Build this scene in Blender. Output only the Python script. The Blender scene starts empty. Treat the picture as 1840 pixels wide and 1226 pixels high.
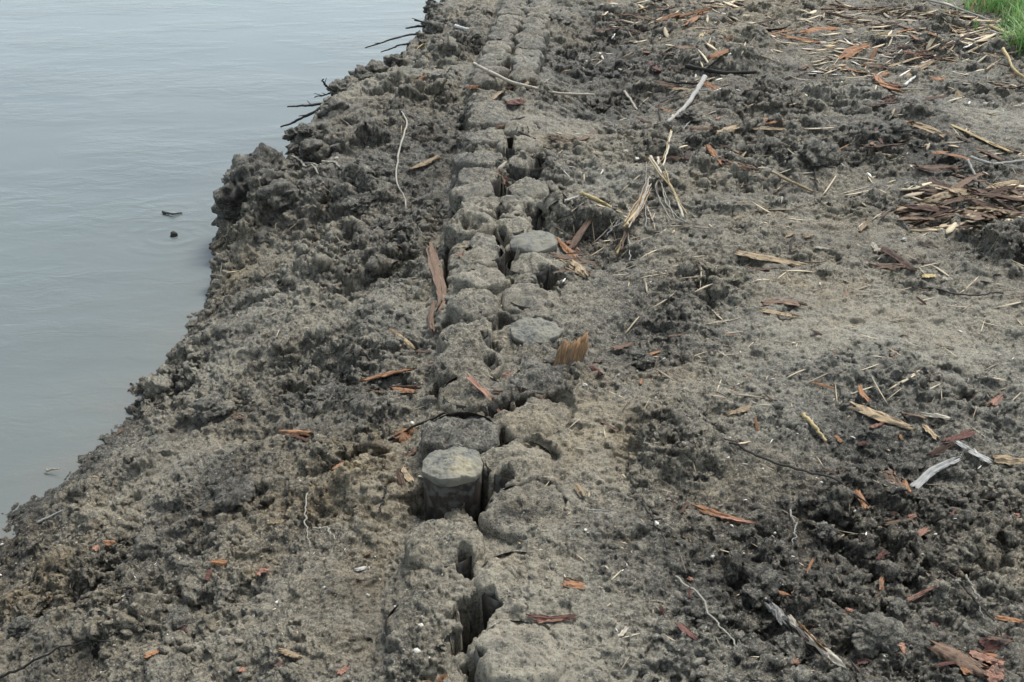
import bpy, math, random
import numpy as np
from mathutils import Vector, Matrix, Euler

# ------------------------------------------------------------------ camera
C = bpy.context.scene
COL = C.collection
PITCH = math.radians(29.0)
FPX, W0, H0 = 1900.0, 1840.0, 1226.0
CAMZ = 1.5
cam = bpy.data.cameras.new('camera')
cam.sensor_width = 36.0
cam.lens = 36.0 * FPX / W0
cam.clip_start = 0.05
cam.clip_end = 2000.0
camo = bpy.data.objects.new('camera', cam)
COL.objects.link(camo)
camo.location = (0, 0, CAMZ)
camo.rotation_euler = (math.pi / 2 - PITCH, 0, 0)
C.camera = camo

# ------------------------------------------------------------------ sky, sun, exposure
SUN_EL, SUN_AZ = math.radians(60), math.radians(35)     # azimuth measured from +Y towards +X
world = bpy.data.worlds.new('World')
C.world = world
world.use_nodes = True
wn = world.node_tree
wn.nodes.clear()
sky = wn.nodes.new('ShaderNodeTexSky')
sky.sky_type = 'NISHITA'
sky.sun_disc = False
sky.sun_elevation = SUN_EL
sky.sun_rotation = SUN_AZ
sky.air_density = 1.0
sky.dust_density = 2.0
sky.ozone_density = 1.0
hsv = wn.nodes.new('ShaderNodeHueSaturation')           # overcast: most of the blue is gone
hsv.inputs['Saturation'].default_value = 0.42
hsv.inputs['Value'].default_value = 1.0
bg = wn.nodes.new('ShaderNodeBackground')
bg.inputs['Strength'].default_value = 0.092
wo = wn.nodes.new('ShaderNodeOutputWorld')
wn.links.new(sky.outputs[0], hsv.inputs['Color'])
tint = wn.nodes.new('ShaderNodeMix'); tint.data_type = 'RGBA'; tint.blend_type = 'MULTIPLY'
tint.inputs[0].default_value = 1.0
tint.inputs[7].default_value = (0.92, 1.0, 1.01, 1.0)
wn.links.new(hsv.outputs[0], tint.inputs[6])
wn.links.new(tint.outputs[2], bg.inputs[0])
wn.links.new(bg.outputs[0], wo.inputs[0])
sl = bpy.data.lights.new('sun', 'SUN')
sl.energy = 1.5
sl.angle = math.radians(24)
sl.color = (1.0, 0.96, 0.9)
so = bpy.data.objects.new('sun', sl)
COL.objects.link(so)
sd = Vector((math.sin(SUN_AZ) * math.cos(SUN_EL), math.cos(SUN_AZ) * math.cos(SUN_EL), math.sin(SUN_EL)))
so.rotation_euler = (-sd).to_track_quat('-Z', 'Y').to_euler()
so.location = (0, 0, 8)
C.view_settings.view_transform = 'Standard'
C.view_settings.look = 'None'
C.view_settings.exposure = 1.38
C.render.filter_size = 0.9
C.view_settings.gamma = 1.0
C.view_settings.use_curve_mapping = False

# ------------------------------------------------------------------ helpers: tags
rng = np.random.default_rng(7)
random.seed(7)


def tag(o, label=None, cat=None, group=None, kind=None):
    if label: o['label'] = label
    if cat: o['category'] = cat
    if group: o['group'] = group
    if kind: o['kind'] = kind
    return o


def make_obj(name, verts, faces, mat, parent=None, loc=(0, 0, 0), smooth=True, uv=None, attrs=None):
    me = bpy.data.meshes.new(name)
    verts = np.asarray(verts, dtype=np.float32)
    faces = np.asarray(faces, dtype=np.int32)
    k = faces.shape[1]
    n = len(faces)
    me.vertices.add(len(verts))
    me.vertices.foreach_set('co', verts.ravel())
    me.loops.add(n * k)
    me.loops.foreach_set('vertex_index', faces.ravel())
    me.polygons.add(n)
    me.polygons.foreach_set('loop_start', np.arange(0, n * k, k, dtype=np.int32))
    me.polygons.foreach_set('loop_total', np.full(n, k, dtype=np.int32))
    if smooth:
        me.polygons.foreach_set('use_smooth', np.ones(n, dtype=bool))
    me.update(calc_edges=True)
    if uv is not None:
        l = me.uv_layers.new(name='UVMap')
        l.data.foreach_set('uv', np.asarray(uv, dtype=np.float32)[faces.ravel()].ravel())
    for nm, a in (attrs or {}).items():
        at = me.attributes.new(nm, 'FLOAT', 'POINT')
        at.data.foreach_set('value', np.asarray(a, dtype=np.float32))
    if mat: me.materials.append(mat)
    o = bpy.data.objects.new(name, me)
    COL.objects.link(o)
    o.location = loc
    if parent: o.parent = parent
    return o


def empty(name, loc):
    o = bpy.data.objects.new(name, None)
    o.empty_display_size = 0.05
    COL.objects.link(o)
    o.location = loc
    return o


# ------------------------------------------------------------------ numpy noise
TN = 1024
TAB = np.random.default_rng(11).random((6, TN, TN)).astype(np.float32)


def vnoise(x, y, k=0):
    x = np.asarray(x, dtype=np.float64); y = np.asarray(y, dtype=np.float64)
    xi = np.floor(x); yi = np.floor(y)
    fx = (x - xi).astype(np.float32); fy = (y - yi).astype(np.float32)
    xi = xi.astype(np.int64) & (TN - 1); yi = yi.astype(np.int64) & (TN - 1)
    x1 = (xi + 1) & (TN - 1); y1 = (yi + 1) & (TN - 1)
    fx = fx * fx * (3 - 2 * fx); fy = fy * fy * (3 - 2 * fy)
    T = TAB[k]
    a = T[xi, yi]; b = T[x1, yi]; c = T[xi, y1]; d = T[x1, y1]
    return (a + (b - a) * fx) * (1 - fy) + (c + (d - c) * fx) * fy - 0.5


def fbm(x, y, s, octv=4, k=0, gain=0.5):
    r = 0.0; a = 1.0; f = 1.0 / s
    for i in range(octv):
        ca, sa = math.cos(0.7 * i + 0.3), math.sin(0.7 * i + 0.3)
        r = r + a * vnoise((x * ca - y * sa) * f + 17.3 * i, (x * sa + y * ca) * f + 9.1 * i, (k + i) % 6)
        a *= gain; f *= 2.03
    return r


def lumps(x, y, c, k=0, dens=0.7):
    """soil crumbs: upper hull of rounded, flattened lumps scattered one per cell of size c"""
    x = x / c + 31.7 * k; y = y / c + 12.9 * k
    xi = np.floor(x).astype(np.int64); yi = np.floor(y).astype(np.int64)
    best = np.zeros(x.shape, dtype=np.float32)
    for dx in (-1, 0, 1):
        for dy in (-1, 0, 1):
            cx = (xi + dx); cy = (yi + dy)
            a = cx & (TN - 1); b = cy & (TN - 1)
            px = cx + TAB[k % 6][a, b]; py = cy + TAB[(k + 1) % 6][a, b]
            q = TAB[(k + 2) % 6][a, b]
            rr = 0.25 + 0.55 * q * q
            ang = TAB[(k + 3) % 6][a, b] * 6.283
            ca = np.cos(ang); sa = np.sin(ang)
            ddx = (x - px); ddy = (y - py)
            u = (ddx * ca + ddy * sa); v = (-ddx * sa + ddy * ca) * 1.45
            d = np.sqrt(u * u * 0.75 + v * v) + 0.22 * np.abs(u + v) * TAB[(k + 4) % 6][a, b]
            hgt = np.clip(1 - (d / rr) ** 2.6, 0, 1) ** 0.6 * rr
            hgt = hgt * (TAB[(k + 5) % 6][a, b] < dens)
            best = np.maximum(best, hgt.astype(np.float32))
    return best


def sst(a, b, x):
    t = np.clip((x - a) / (b - a), 0, 1)
    return t * t * (3 - 2 * t)


# ------------------------------------------------------------------ photo pixels -> rays in the world
SP, CP = math.sin(PITCH), math.cos(PITCH)


def ray(u, v):
    a = (u - W0 / 2) / FPX; b = (v - H0 / 2) / FPX
    return np.array([a, CP - b * SP, -SP - b * CP])


def flat(u, v, z=0.0):
    d = ray(u, v); t = (z - CAMZ) / d[2]
    return np.array([d[0] * t, d[1] * t, z]), t


WATER_Z = -0.5
# edge of the bank: y, x, z of the lip
LIP = np.array([
    (-40, -6.0, -.5), (-6, -3.2, -.5), (0.0, -2.1, -.5), (1.0, -1.9, -.5), (1.9, -1.68, -.5), (2.44, -1.50, -.5), (2.74, -1.417, -.5), (3.0, -1.342, -.5),
    (3.25, -1.322, -.5), (3.67, -1.265, -.5), (4.05, -1.22, -.47), (4.2, -1.17, -.32), (4.33, -1.17, -.2), (4.5, -1.16, -.18), (4.69, -1.15, -.18),
    (4.9, -1.10, -.19), (5.3, -1.09, -.18), (5.69, -1.066, -.18), (6.1, -1.008, -.18), (6.52, -.873, -.18), (7.01, -.70, -.18),
    (7.58, -.607, -.18), (8.34, -.576, -.18), (10, -.5, -.2), (14, -.3, -.25), (30, 1.5, -.3), (300, 30, -.3)])


def blob(x, y, B):
    r = 0.0
    for (u, v, ru, rv, amp) in B:
        p, t = flat(u, v, -0.25 if u < 700 else 0.0)
        rx = ru * t / FPX
        ry = abs(flat(u, v - rv, p[2])[0][1] - flat(u, v + rv, p[2])[0][1]) / 2
        q = ((x - p[0]) / rx) ** 2 + ((y - p[1]) / ry) ** 2
        r = r + amp * np.exp(-0.9 * np.minimum(q, 30))
    return r


TONE = [  # light dry sand (+) and dark damp clods (-)
    (1700, 600, 260, 110, .30), (1500, 570, 110, 90, .25), (1060, 820, 110, 130, .38), (1690, 440, 130, 40, .2), (1800, 225, 110, 40, .34), (1490, 170, 60, 30, .35),
    (620, 450, 130, 50, .3), (560, 560, 120, 60, .2), (230, 850, 120, 60, .25), (950, 1130, 130, 140, .35), (1080, 320, 130, 60, .25), (1340, 740, 110, 60, .2),
    (700, 600, 70, 50, .22), (1100, 1180, 110, 60, .25), (1400, 400, 170, 60, .2), (1020, 215, 90, 25, .3), (460, 800, 140, 40, .12), (1800, 1010, 70, 60, .2), (1820, 860, 70, 40, .25),
    (180, 1170, 150, 50, .15), (660, 1000, 60, 40, .2),
    (1100, 100, 160, 110, -.45), (720, 260, 130, 130, -.34), (1650, 1020, 240, 190, -.22), (1420, 950, 160, 90, -.25), (1340, 1080, 90, 110, -.26), (470, 340, 90, 60, -.35),
    (420, 880, 60, 45, -.35), (1640, 265, 100, 55, -.4), (1600, 800, 120, 60, -.32), (1430, 130, 140, 50, -.18), (700, 380, 90, 50, -.28), (600, 740, 160, 60, -.25),
    (1080, 430, 80, 50, -.28), (745, 1100, 50, 130, -.2), (1150, 590, 80, 80, -.25), (1780, 470, 130, 35, -.35), (330, 1000, 150, 90, -.12), (860, 100, 70, 90, -.15),
    (1250, 260, 120, 30, -.15), (1480, 290, 80, 30, -.15), (1180, 930, 80, 60, -.12), (1560, 1180, 200, 60, -.15), (560, 1090, 90, 80, -.15), (1650, 90, 90, 25, -.1)]
ROUGH = [  # how crumbly
    (1700, 600, 260, 110, -.42), (1500, 570, 110, 90, -.25), (1060, 830, 100, 120, -.40), (950, 1130, 130, 140, -.45), (1800, 225, 110, 40, -.2), (1080, 320, 130, 60, -.2),
    (1110, 1170, 100, 70, -.3), (1400, 420, 170, 60, -.2), (1340, 740, 110, 60, -.2), (230, 850, 120, 40, -.25), (1800, 1010, 70, 60, -.35), (1640, 270, 40, 40, -.4), (1020, 215, 90, 25, -.3),
    (1100, 100, 160, 110, .35), (720, 260, 120, 110, .35), (1600, 960, 240, 130, .35), (1340, 1080, 90, 110, .3), (470, 340, 90, 60, .45), (600, 740, 160, 60, .25),
    (1080, 430, 80, 50, .25), (300, 1000, 200, 100, .12), (620, 180, 120, 60, .15), (830, 60, 60, 60, .2), (1780, 470, 130, 35, .2), (1600, 800, 120, 60, .2)]
HUE = [  # olive-brown clay showing
    (50, 985, 90, 60, 1.0), (175, 1090, 70, 40, .9), (570, 990, 120, 40, .8), (620, 900, 110, 50, .55), (470, 1085, 50, 30, .6), (420, 450, 40, 40, .8), (1380, 30, 160, 40, .5),
    (1060, 780, 90, 80, .35), (1500, 1180, 120, 40, .3), (1500, 420, 200, 50, .2), (960, 150, 60, 20, .7)]
DIP = [  # broad hollows and mounds (metres)
    (1100, 105, 130, 85, -.22), (1500, 205, 220, 18, -.06), (1600, 125, 190, 13, -.05), (1430, 345, 150, 20, -.045), (1280, 650, 130, 30, -.035), (1480, 480, 200, 20, -.03), (1700, 700, 160, 24, .03), (1250, 890, 90, 50, -.03), (1350, 1080, 80, 90, -.07), (1080, 440, 70, 45, -.09), (1150, 610, 70, 60, -.04), (1620, 950, 160, 110, -.05), (1640, 215, 100, 30, .075), (1650, 285, 80, 30, -.05),
    (765, 880, 60, 50, -.06), (480, 760, 90, 50, -.05), (700, 340, 60, 80, -.06), (1600, 810, 90, 45, -.05), (1430, 140, 120, 40, -.03), (1050, 830, 60, 110, .02), (1640, 380, 90, 30, .02),
    (620, 985, 90, 35, .05), (420, 840, 110, 35, .04), (600, 650, 120, 50, .03), (1250, 250, 100, 25, -.03), (1490, 330, 60, 20, -.03), (1500, 640, 160, 60, .03), (1780, 1010, 90, 70, .02),
    (690, 1130, 40, 80, -.05)]

# piles: photo px of the top centre, width px, height of the top (m), kind
PILES = [
    (930, 1165, 160, .012, 0), (928, 1035, 158, .008, 0), (758, 1110, 140, -.01, 0), (797, 975, 135, .004, 0), (942, 908, 146, .006, 3), (812, 836, 112, .016, 1), (936, 824, 134, .008, 0),
    (828, 770, 132, .01, 4), (962, 748, 140, .006, 0), (850, 700, 122, .0, 0), (980, 676, 124, .012, 4), (842, 642, 108, .0, 0), (962, 594, 96, .004, 2), (838, 597, 92, .005, 0), (958, 532, 92, 0, 0), (850, 540, 90, 0, 0),
    (948, 474, 84, .004, 0), (866, 497, 84, .002, 0), (960, 433, 88, .006, 2), (868, 452, 82, .01, 0), (872, 436, 60, .012, 4), (842, 396, 84, .02, 0), (915, 404, 70, .0, 0), (935, 368, 84, .01, 0), (866, 366, 80, .008, 0),
    (852, 341, 76, .008, 0), (945, 338, 70, .002, 0), (864, 316, 74, .006, 0), (948, 291, 72, .02, 0), (862, 281, 76, .01, 0), (932, 256, 74, .02, 0), (868, 244, 70, .006, 0), (940, 228, 66, .0, 0), (880, 212, 66, .004, 0)]
for yy in np.arange(5.58, 8.4, .165):       # the row runs on into the distance
    sh = .16 * sst(5.3, 8.0, yy)
    for side in (0, 1):
        q = np.random.default_rng(int(yy * 1000) + side).random(3)
        y_ = yy + side * .08 + .03 * (q[0] - .5); x_ = -.135 + side * .19 + sh + .03 * (q[1] - .5)
        t_ = y_ * CP + (CAMZ) * SP
        u_ = W0 / 2 + FPX * x_ / t_; b_ = (CAMZ * CP - y_ * SP) / t_
        PILES.append((u_, H0 / 2 + FPX * b_, .15 / t_ * FPX, .012 * (q[2] - .3), 0))
HOLES = [  # dark gaps between piles: px, radii, depth
    (838, 1140, 24, 44, .30), (875, 1095, 30, 16, .22), (838, 1020, 16, 22, .30), (862, 885, 20, 36, .32), (905, 870, 18, 10, .2), (903, 795, 10, 14, .22), (906, 744, 26, 18, .25), (930, 728, 20, 14, .2), (795, 690, 22, 16, .2),
    (884, 660, 12, 14, .15), (910, 470, 16, 26, .25), (900, 440, 12, 14, .2), (902, 386, 26, 8, .22), (905, 336, 22, 10, .28), (916, 276, 10, 20, .25), (965, 315, 16, 18, .2), (820, 380, 16, 16, .2), (970, 395, 40, 12, .15),
    (985, 510, 24, 20, .18), (960, 620, 30, 10, .2), (850, 420, 34, 8, .15), (800, 465, 12, 50, .18), (1010, 640, 16, 14, .15), (772, 868, 34, 24, .07), (900, 570, 18, 12, .15), (880, 620, 20, 10, .15), (800, 580, 20, 16, .14),
    (830, 205, 10, 20, .18), (895, 175, 14, 7, .15), (924, 168, 26, 7, .12), (935, 55, 6, 7, .15), (900, 65, 9, 7, .15), (960, 22, 18, 4, .15), (968, 90, 10, 5, .12), (580, 1200, 1, 1, 0), (855, 1195, 20, 12, .12)]
PW = []
for (u, v, w, zt, kd) in PILES:
    p, t = flat(u, v, zt)
    PW.append((p[0], p[1], zt, w * t / FPX / 2))
PW = np.array(PW)
HW = []
for (u, v, ru, rv, dp) in HOLES:
    p, t = flat(u, v, -.02)
    k_ = 1.0 if v > 620 else .8
    HW.append((p[0], p[1], ru * t / FPX * (1 if v > 620 else .8), abs(flat(u, v - rv, -.02)[0][1] - flat(u, v + rv, -.02)[0][1]) / 2, dp * k_))


BURIED = [(k in (1, 2)) or (k > 17 and PILES[k][4] == 0 and np.random.default_rng(k).random() < .12) for k in range(len(PILES))]


def row_x(y):
    return -.06 + .16 * sst(5.3, 8.0, y)


def macro(x, y):
    """ground without crumbs, plus the water-side slope"""
    x = np.asarray(x, dtype=np.float64); y = np.asarray(y, dtype=np.float64)
    wob = fbm(x, y, .5, 4, 2) * .16 + fbm(x, y, .13, 3, 0) * .10 * sst(3.7, 4.4, y)
    lx = np.interp(y, LIP[:, 0], LIP[:, 1]) + wob * .7
    lz = np.interp(y, LIP[:, 0], LIP[:, 2])
    rx = row_x(y)
    lft = rx - .19                                        # left side of the piles
    zl = -.025 - .02 * sst(1.8, 2.4, y) - .06 * sst(3.0, 3.9, y) * (1 - sst(5.0, 6.2, y) * .6)
    s = np.clip((lft - x) / np.maximum(lft - lx, .05), 0, None)
    # gentle near slope: convex shoulder then slope
    prof = zl + (lz - zl) * np.clip(s, 0, 1) ** 1.25
    beyond = np.clip(lx - x, 0, None)
    steep = np.interp(y, [3.9, 4.3, 300], [.55, 5.0, 5.0])
    prof = prof - beyond * steep
    right = .012 + .0 * x
    far_r = sst(.9, 3.5, x) * .04
    h = np.where(x < lft, prof, right + far_r)
    # blend across the pile strip edge
    e = sst(-.05, .07, x - lft)
    prof_l = np.where(x < lft, prof, zl)
    h = prof_l * (1 - e) + (right + far_r) * e
    h = h + blob(x, y, DIP) + fbm(x, y, .9, 4, 3) * .05 + fbm(x, y, .22, 3, 4) * .022
    h = np.maximum(h, -1.2)
    return h


def strip_mask(x, y):
    """1 on the strip of piles"""
    rx = row_x(y)
    m = sst(-.27, -.20, x - rx + .02 * np.sin(y * 9)) * (1 - sst(.13, .23, x - rx))
    return m


def soil_fields(x, y):
    n = fbm(x, y, .35, 4, 1)
    n2 = fbm(x, y, .07, 3, 5)
    st = strip_mask(x, y)
    tone = .54 + .85 * blob(x, y, TONE) + n * .20 + n2 * .18 + fbm(x, y, .8, 3, 4) * .28 - .02 + st * .06
    rough = .56 + blob(x, y, ROUGH) - st * .36 + fbm(x, y, .30, 4, 3) * .85 - .13 * sst(.25, .6, x - row_x(y))
    rough = .13 + (rough - .13) * (.38 + .62 * sst(-.16, .08, fbm(x + 7, y * 1.3, .42, 3, 2)))      # trodden, smeared patches
    hue = blob(x, y, HUE) + .32 + fbm(x, y, .4, 3, 0) * .5
    return np.clip(tone, 0, 1.1), np.clip(rough, .13, 1.0), np.clip(hue, 0, 1.2)


def mid_relief(x, y, r):
    """clods of a few centimetres, laid along the surface"""
    wx = x + fbm(x, y, .03, 3, 2) * .016; wy = y + fbm(x, y, .03, 3, 4) * .016
    t3 = fbm(wx + 3, wy * 1.15, .055, 3, 2)
    d = .017 * (sst(-.12, .10, t3) - .4) * (.2 + .8 * r)
    d = d + lumps(wx, wy, .085, 0, .5) * .046 * r * r + lumps(wx, wy, .042, 1, .5) * .023 * r + lumps(wx, wy, .021, 2, .5) * .0105 * (.15 + .85 * r)
    d = d + fbm(x, y, .05, 4, 1) * .018 * (.3 + r)
    c1 = np.abs(fbm(wx, wy, .034, 3, 2)); pit = fbm(wx, wy, .03, 3, 5)
    return d - .008 * (1 - sst(0, .14, c1)) * (.15 + r) - .015 * sst(.16, .46, pit) * (.25 + r)


def fine_relief(x, y, r):
    """crumb-size relief, laid along the surface"""
    wx = x + fbm(x, y, .02, 2, 2) * .008; wy = y + fbm(x, y, .02, 2, 4) * .008
    d = lumps(wx, wy, .0125, 3, .6) * .0062 * (.12 + .88 * r) + lumps(wx, wy, .0060, 4, .8) * .0032 * (.5 + .5 * r)
    d = d + fbm(x, y, .02, 4, 3) * .0055 * (.5 + .5 * r)
    c2 = np.abs(fbm(x + .3, y, .016, 2, 0)); p2 = fbm(x, y + .7, .017, 2, 5)
    return d - .0048 * (1 - sst(0, .18, c2)) * (.45 + .55 * r) - .0065 * sst(.12, .36, p2) * (.35 + .65 * r)


def ground(x, y, fields=None, fine=True):
    x = np.asarray(x, dtype=np.float64); y = np.asarray(y, dtype=np.float64)
    h = macro(x, y)
    tone, rough, hue = fields if fields else soil_fields(x, y)
    st = strip_mask(x, y)
    # between the piles the ground lies a little lower; it laps up to their tops on the right
    low = -.034 * st * (1 - .85 * sst(.05, .12, x - row_x(y)))
    for (px, py, rx, ry, dp) in HW:
        q = ((x - px) / rx) ** 2 + ((y - py) / ry) ** 2
        low = low - dp * (1 - sst(.45, 1.35, np.sqrt(q) + fbm(x, y, .035, 3, 3) * 1.0))
    h = h * (1 - st * .0) + low
    # keep soil off the tops of the piles
    near = (st > 0.001)
    if near.any():
        idx = np.nonzero(near)
        xs = x[idx]; ys = y[idx]; hs = h[idx]
        for q_, (px, py, zt, r) in enumerate(PW):
            if BURIED[q_]: zt = zt + .022
            d = np.sqrt((xs - px) ** 2 + (ys - py) ** 2)
            cap = zt - .016 + 60 * np.clip(d - r * .8, 0, None) ** 2 + np.clip(d - r * .8, 0, None) * .35
            hs = np.minimum(hs, cap)
        h[idx] = hs
    wx = x + fbm(x, y, .03, 3, 2) * .016; wy = y + fbm(x, y, .03, 3, 4) * .016
    r = rough
    # churned mud: torn plates and clods with short steep edges
    wx2 = x + fbm(x, y, .16, 2, 0) * .07; wy2 = y + fbm(x, y, .16, 2, 3) * .07
    t1 = fbm(wx2, wy2 * 1.25, .30, 2, 5); t2 = fbm(wx2 + 5, wy2 * 1.2, .125, 2, 1)
    rr = np.clip(r, 0, 1)
    bank = (1 + .35 * (1 - sst(-.5, -.25, x - row_x(y)))) * (.15 + .85 * sst(-.55, -.40, h))
    h = h + .055 * bank * (sst(-.12, .10, t1) - .5) * rr + .034 * bank * (sst(-.11, .09, t2) - .4) * (.15 + .85 * rr)
    h = h + lumps(wx2, wy2, .19, 1, .5) * .085 * bank * rr * sst(.3, .8, rr)
    c3 = np.abs(fbm(wx + 2, wy, .11, 2, 4))
    h = h - .018 * (1 - sst(0, .10, c3)) * rr
    if fine:
        h = h + mid_relief(x + .4 * h, y + .9 * h, r)
        h = h + fine_relief(x + .4 * h, y + .9 * h, r)
    return h


def zat(x, y):
    return float(ground(np.array([x]), np.array([y]))[0])


def hit(u, v, lift=0.0):
    """where the line of sight through a photo pixel meets the ground"""
    d = ray(u, v)
    t = np.linspace(1.2, 13, 2400)
    X = d[0] * t; Y = d[1] * t; Z = CAMZ + d[2] * t
    g = macro(X, Y) + .01
    i = int(np.argmax(Z < g)) if (Z < g).any() else len(t) - 1
    return np.array([X[i], Y[i], g[i] + lift]), t[i]


# ------------------------------------------------------------------ materials
def newmat(name):
    m = bpy.data.materials.new(name)
    m.use_nodes = True
    nt = m.node_tree
    nt.nodes.clear()
    out = nt.nodes.new('ShaderNodeOutputMaterial')
    b = nt.nodes.new('ShaderNodeBsdfPrincipled')
    nt.links.new(b.outputs[0], out.inputs[0])
    return m, nt, b


def N(nt, t, **kw):
    n = nt.nodes.new(t)
    for k, v in kw.items():
        if k.startswith('i_'):
            n.inputs[int(k[2:]) if k[2:].isdigit() else k[2:].replace('_', ' ')].default_value = v
        else:
            setattr(n, k, v)
    return n


def mixc(nt, fac, a, b, mode='MIX'):
    m = nt.nodes.new('ShaderNodeMix'); m.data_type = 'RGBA'; m.blend_type = mode
    for s, v in ((m.inputs[0], fac), (m.inputs[6], a), (m.inputs[7], b)):
        if hasattr(v, 'is_linked') or hasattr(v, 'links'): nt.links.new(v, s)
        else: s.default_value = v if not isinstance(v, tuple) else (*v, 1)
    return m.outputs[2]


def math_(nt, op, a, b=None, c=None, clamp=False):
    m = nt.nodes.new('ShaderNodeMath'); m.operation = op; m.use_clamp = clamp
    for i, v in enumerate((a, b, c)):
        if v is None: continue
        if hasattr(v, 'links'): nt.links.new(v, m.inputs[i])
        else: m.inputs[i].default_value = v
    return m.outputs[0]


def mrange(nt, v, a, b, c=0., d=1.):
    m = nt.nodes.new('ShaderNodeMapRange')
    nt.links.new(v, m.inputs[0])
    for i, q in enumerate((a, b, c, d)): m.inputs[i + 1].default_value = q
    return m.outputs[0]


def soil_material(name, attr=True, tone_c=.6, hue_c=.25, bump=1.0):
    m, nt, b = newmat(name)
    geo = N(nt, 'ShaderNodeNewGeometry')
    pos = geo.outputs['Position']

    def noise(scale, det=3, rough=.6):
        n = N(nt, 'ShaderNodeTexNoise')
        nt.links.new(pos, n.inputs['Vector'])
        n.inputs['Scale'].default_value = scale; n.inputs['Detail'].default_value = det; n.inputs['Roughness'].default_value = rough
        return n.outputs[0]
    if attr:
        tone = N(nt, 'ShaderNodeAttribute', attribute_name='tone').outputs['Fac']
        hue = N(nt, 'ShaderNodeAttribute', attribute_name='hue').outputs['Fac']
    else:
        tone = math_(nt, 'ADD', tone_c, 0.0); hue = math_(nt, 'ADD', hue_c, 0.0)
    n1 = noise(38, 4, .65); n2 = noise(170, 3, .7); n3 = noise(520, 2, .6)
    t = math_(nt, 'ADD', tone, mrange(nt, n1, .3, .7, -.32, .32))
    t = math_(nt, 'ADD', t, mrange(nt, n2, .3, .7, -.42, .42))
    t = math_(nt, 'ADD', t, mrange(nt, noise(75, 3, .6), .3, .7, -.26, .26))
    t = math_(nt, 'ADD', t, mrange(nt, n3, .3, .7, -.24, .24), clamp=True)
    grey = mixc(nt, t, (.027, .0255, .021), (.355, .330, .268))
    brown = mixc(nt, t, (.048, .037, .023), (.375, .292, .175))
    hm = math_(nt, 'MULTIPLY', hue, mrange(nt, noise(9, 3), .35, .65, .4, 1.0), clamp=True)
    col = mixc(nt, hm, grey, brown)
    # pale grit and dark organic specks
    for sc, thr, c in ((260., .05, (.42, .41, .37)), (150., .035, (.5, .48, .42)), (210., .11, (.02, .018, .016))):
        vo = N(nt, 'ShaderNodeTexVoronoi')
        nt.links.new(pos, vo.inputs['Vector']); vo.inputs['Scale'].default_value = sc
        sel = N(nt, 'ShaderNodeSeparateColor'); nt.links.new(vo.outputs['Color'], sel.inputs[0])
        k = math_(nt, 'MULTIPLY', mrange(nt, vo.outputs['Distance'], .28, .38, 1, 0), math_(nt, 'LESS_THAN', sel.outputs[0], thr))
        col = mixc(nt, math_(nt, 'MULTIPLY', k, .85), col, c)
    nt.links.new(col, b.inputs['Base Color'])
    rr = mrange(nt, t, 0, 1, .46, .92)
    wetp = mrange(nt, noise(3.2, 3, .55), .50, .62, 0., 1.)
    rr = math_(nt, 'MULTIPLY', rr, math_(nt, 'MULTIPLY_ADD', wetp, -.38, 1.))
    col = mixc(nt, math_(nt, 'MULTIPLY', wetp, .24), col, (.02, .018, .014))
    nt.links.new(col, b.inputs['Base Color'])
    nt.links.new(rr, b.inputs['Roughness'])
    b.inputs['Specular IOR Level'].default_value = .45
    h = math_(nt, 'ADD', math_(nt, 'MULTIPLY', noise(230, 4, .7), .010), math_(nt, 'MULTIPLY', noise(620, 2, .6), .004))
    bp = N(nt, 'ShaderNodeBump')
    bp.inputs['Strength'].default_value = .9 * bump; bp.inputs['Distance'].default_value = 1.0
    nt.links.new(h, bp.inputs['Height'])
    nt.links.new(bp.outputs[0], b.inputs['Normal'])
    return m


def fibre_material(name, c1, c2, mud=.25, rough=.75, su=6., sv=46., bump=.5):
    """wood or bark with fibres running along U"""
    m, nt, b = newmat(name)
    uv = N(nt, 'ShaderNodeUVMap')
    oi = N(nt, 'ShaderNodeObjectInfo')
    mp = N(nt, 'ShaderNodeMapping'); mp.inputs['Scale'].default_value = (su, sv, 1)
    nt.links.new(uv.outputs[0], mp.inputs[0])
    cx = N(nt, 'ShaderNodeCombineXYZ'); nt.links.new(math_(nt, 'MULTIPLY', oi.outputs['Random'], 37.), cx.inputs[0]); nt.links.new(math_(nt, 'MULTIPLY', oi.outputs['Random'], 91.), cx.inputs[2])
    nt.links.new(cx.outputs[0], mp.inputs['Location'])
    n1 = N(nt, 'ShaderNodeTexNoise'); nt.links.new(mp.outputs[0], n1.inputs['Vector']); n1.inputs['Scale'].default_value = 1.; n1.inputs['Detail'].default_value = 5; n1.inputs['Roughness'].default_value = .65
    col = mixc(nt, mrange(nt, n1.outputs[0], .3, .7), c1, c2)
    geo = N(nt, 'ShaderNodeNewGeometry')
    n2 = N(nt, 'ShaderNodeTexNoise'); nt.links.new(geo.outputs['Position'], n2.inputs['Vector']); n2.inputs['Scale'].default_value = 42.; n2.inputs['Detail'].default_value = 4
    lo = .5 + (.5 - mud) * .55
    col = mixc(nt, mrange(nt, n2.outputs[0], lo, lo + .12), col, (.085, .08, .07))
    # individual variation in lightness
    hs = N(nt, 'ShaderNodeHueSaturation'); nt.links.new(col, hs.inputs['Color'])
    nt.links.new(mrange(nt, oi.outputs['Random'], 0, 1, .75, 1.2), hs.inputs['Value'])
    nt.links.new(hs.outputs[0], b.inputs['Base Color'])
    b.inputs['Roughness'].default_value = rough
    b.inputs['Specular IOR Level'].default_value = .3
    bp = N(nt, 'ShaderNodeBump'); bp.inputs['Strength'].default_value = bump; bp.inputs['Distance'].default_value = .004
    nt.links.new(n1.outputs[0], bp.inputs['Height']); nt.links.new(bp.outputs[0], b.inputs['Normal'])
    return m


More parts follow.
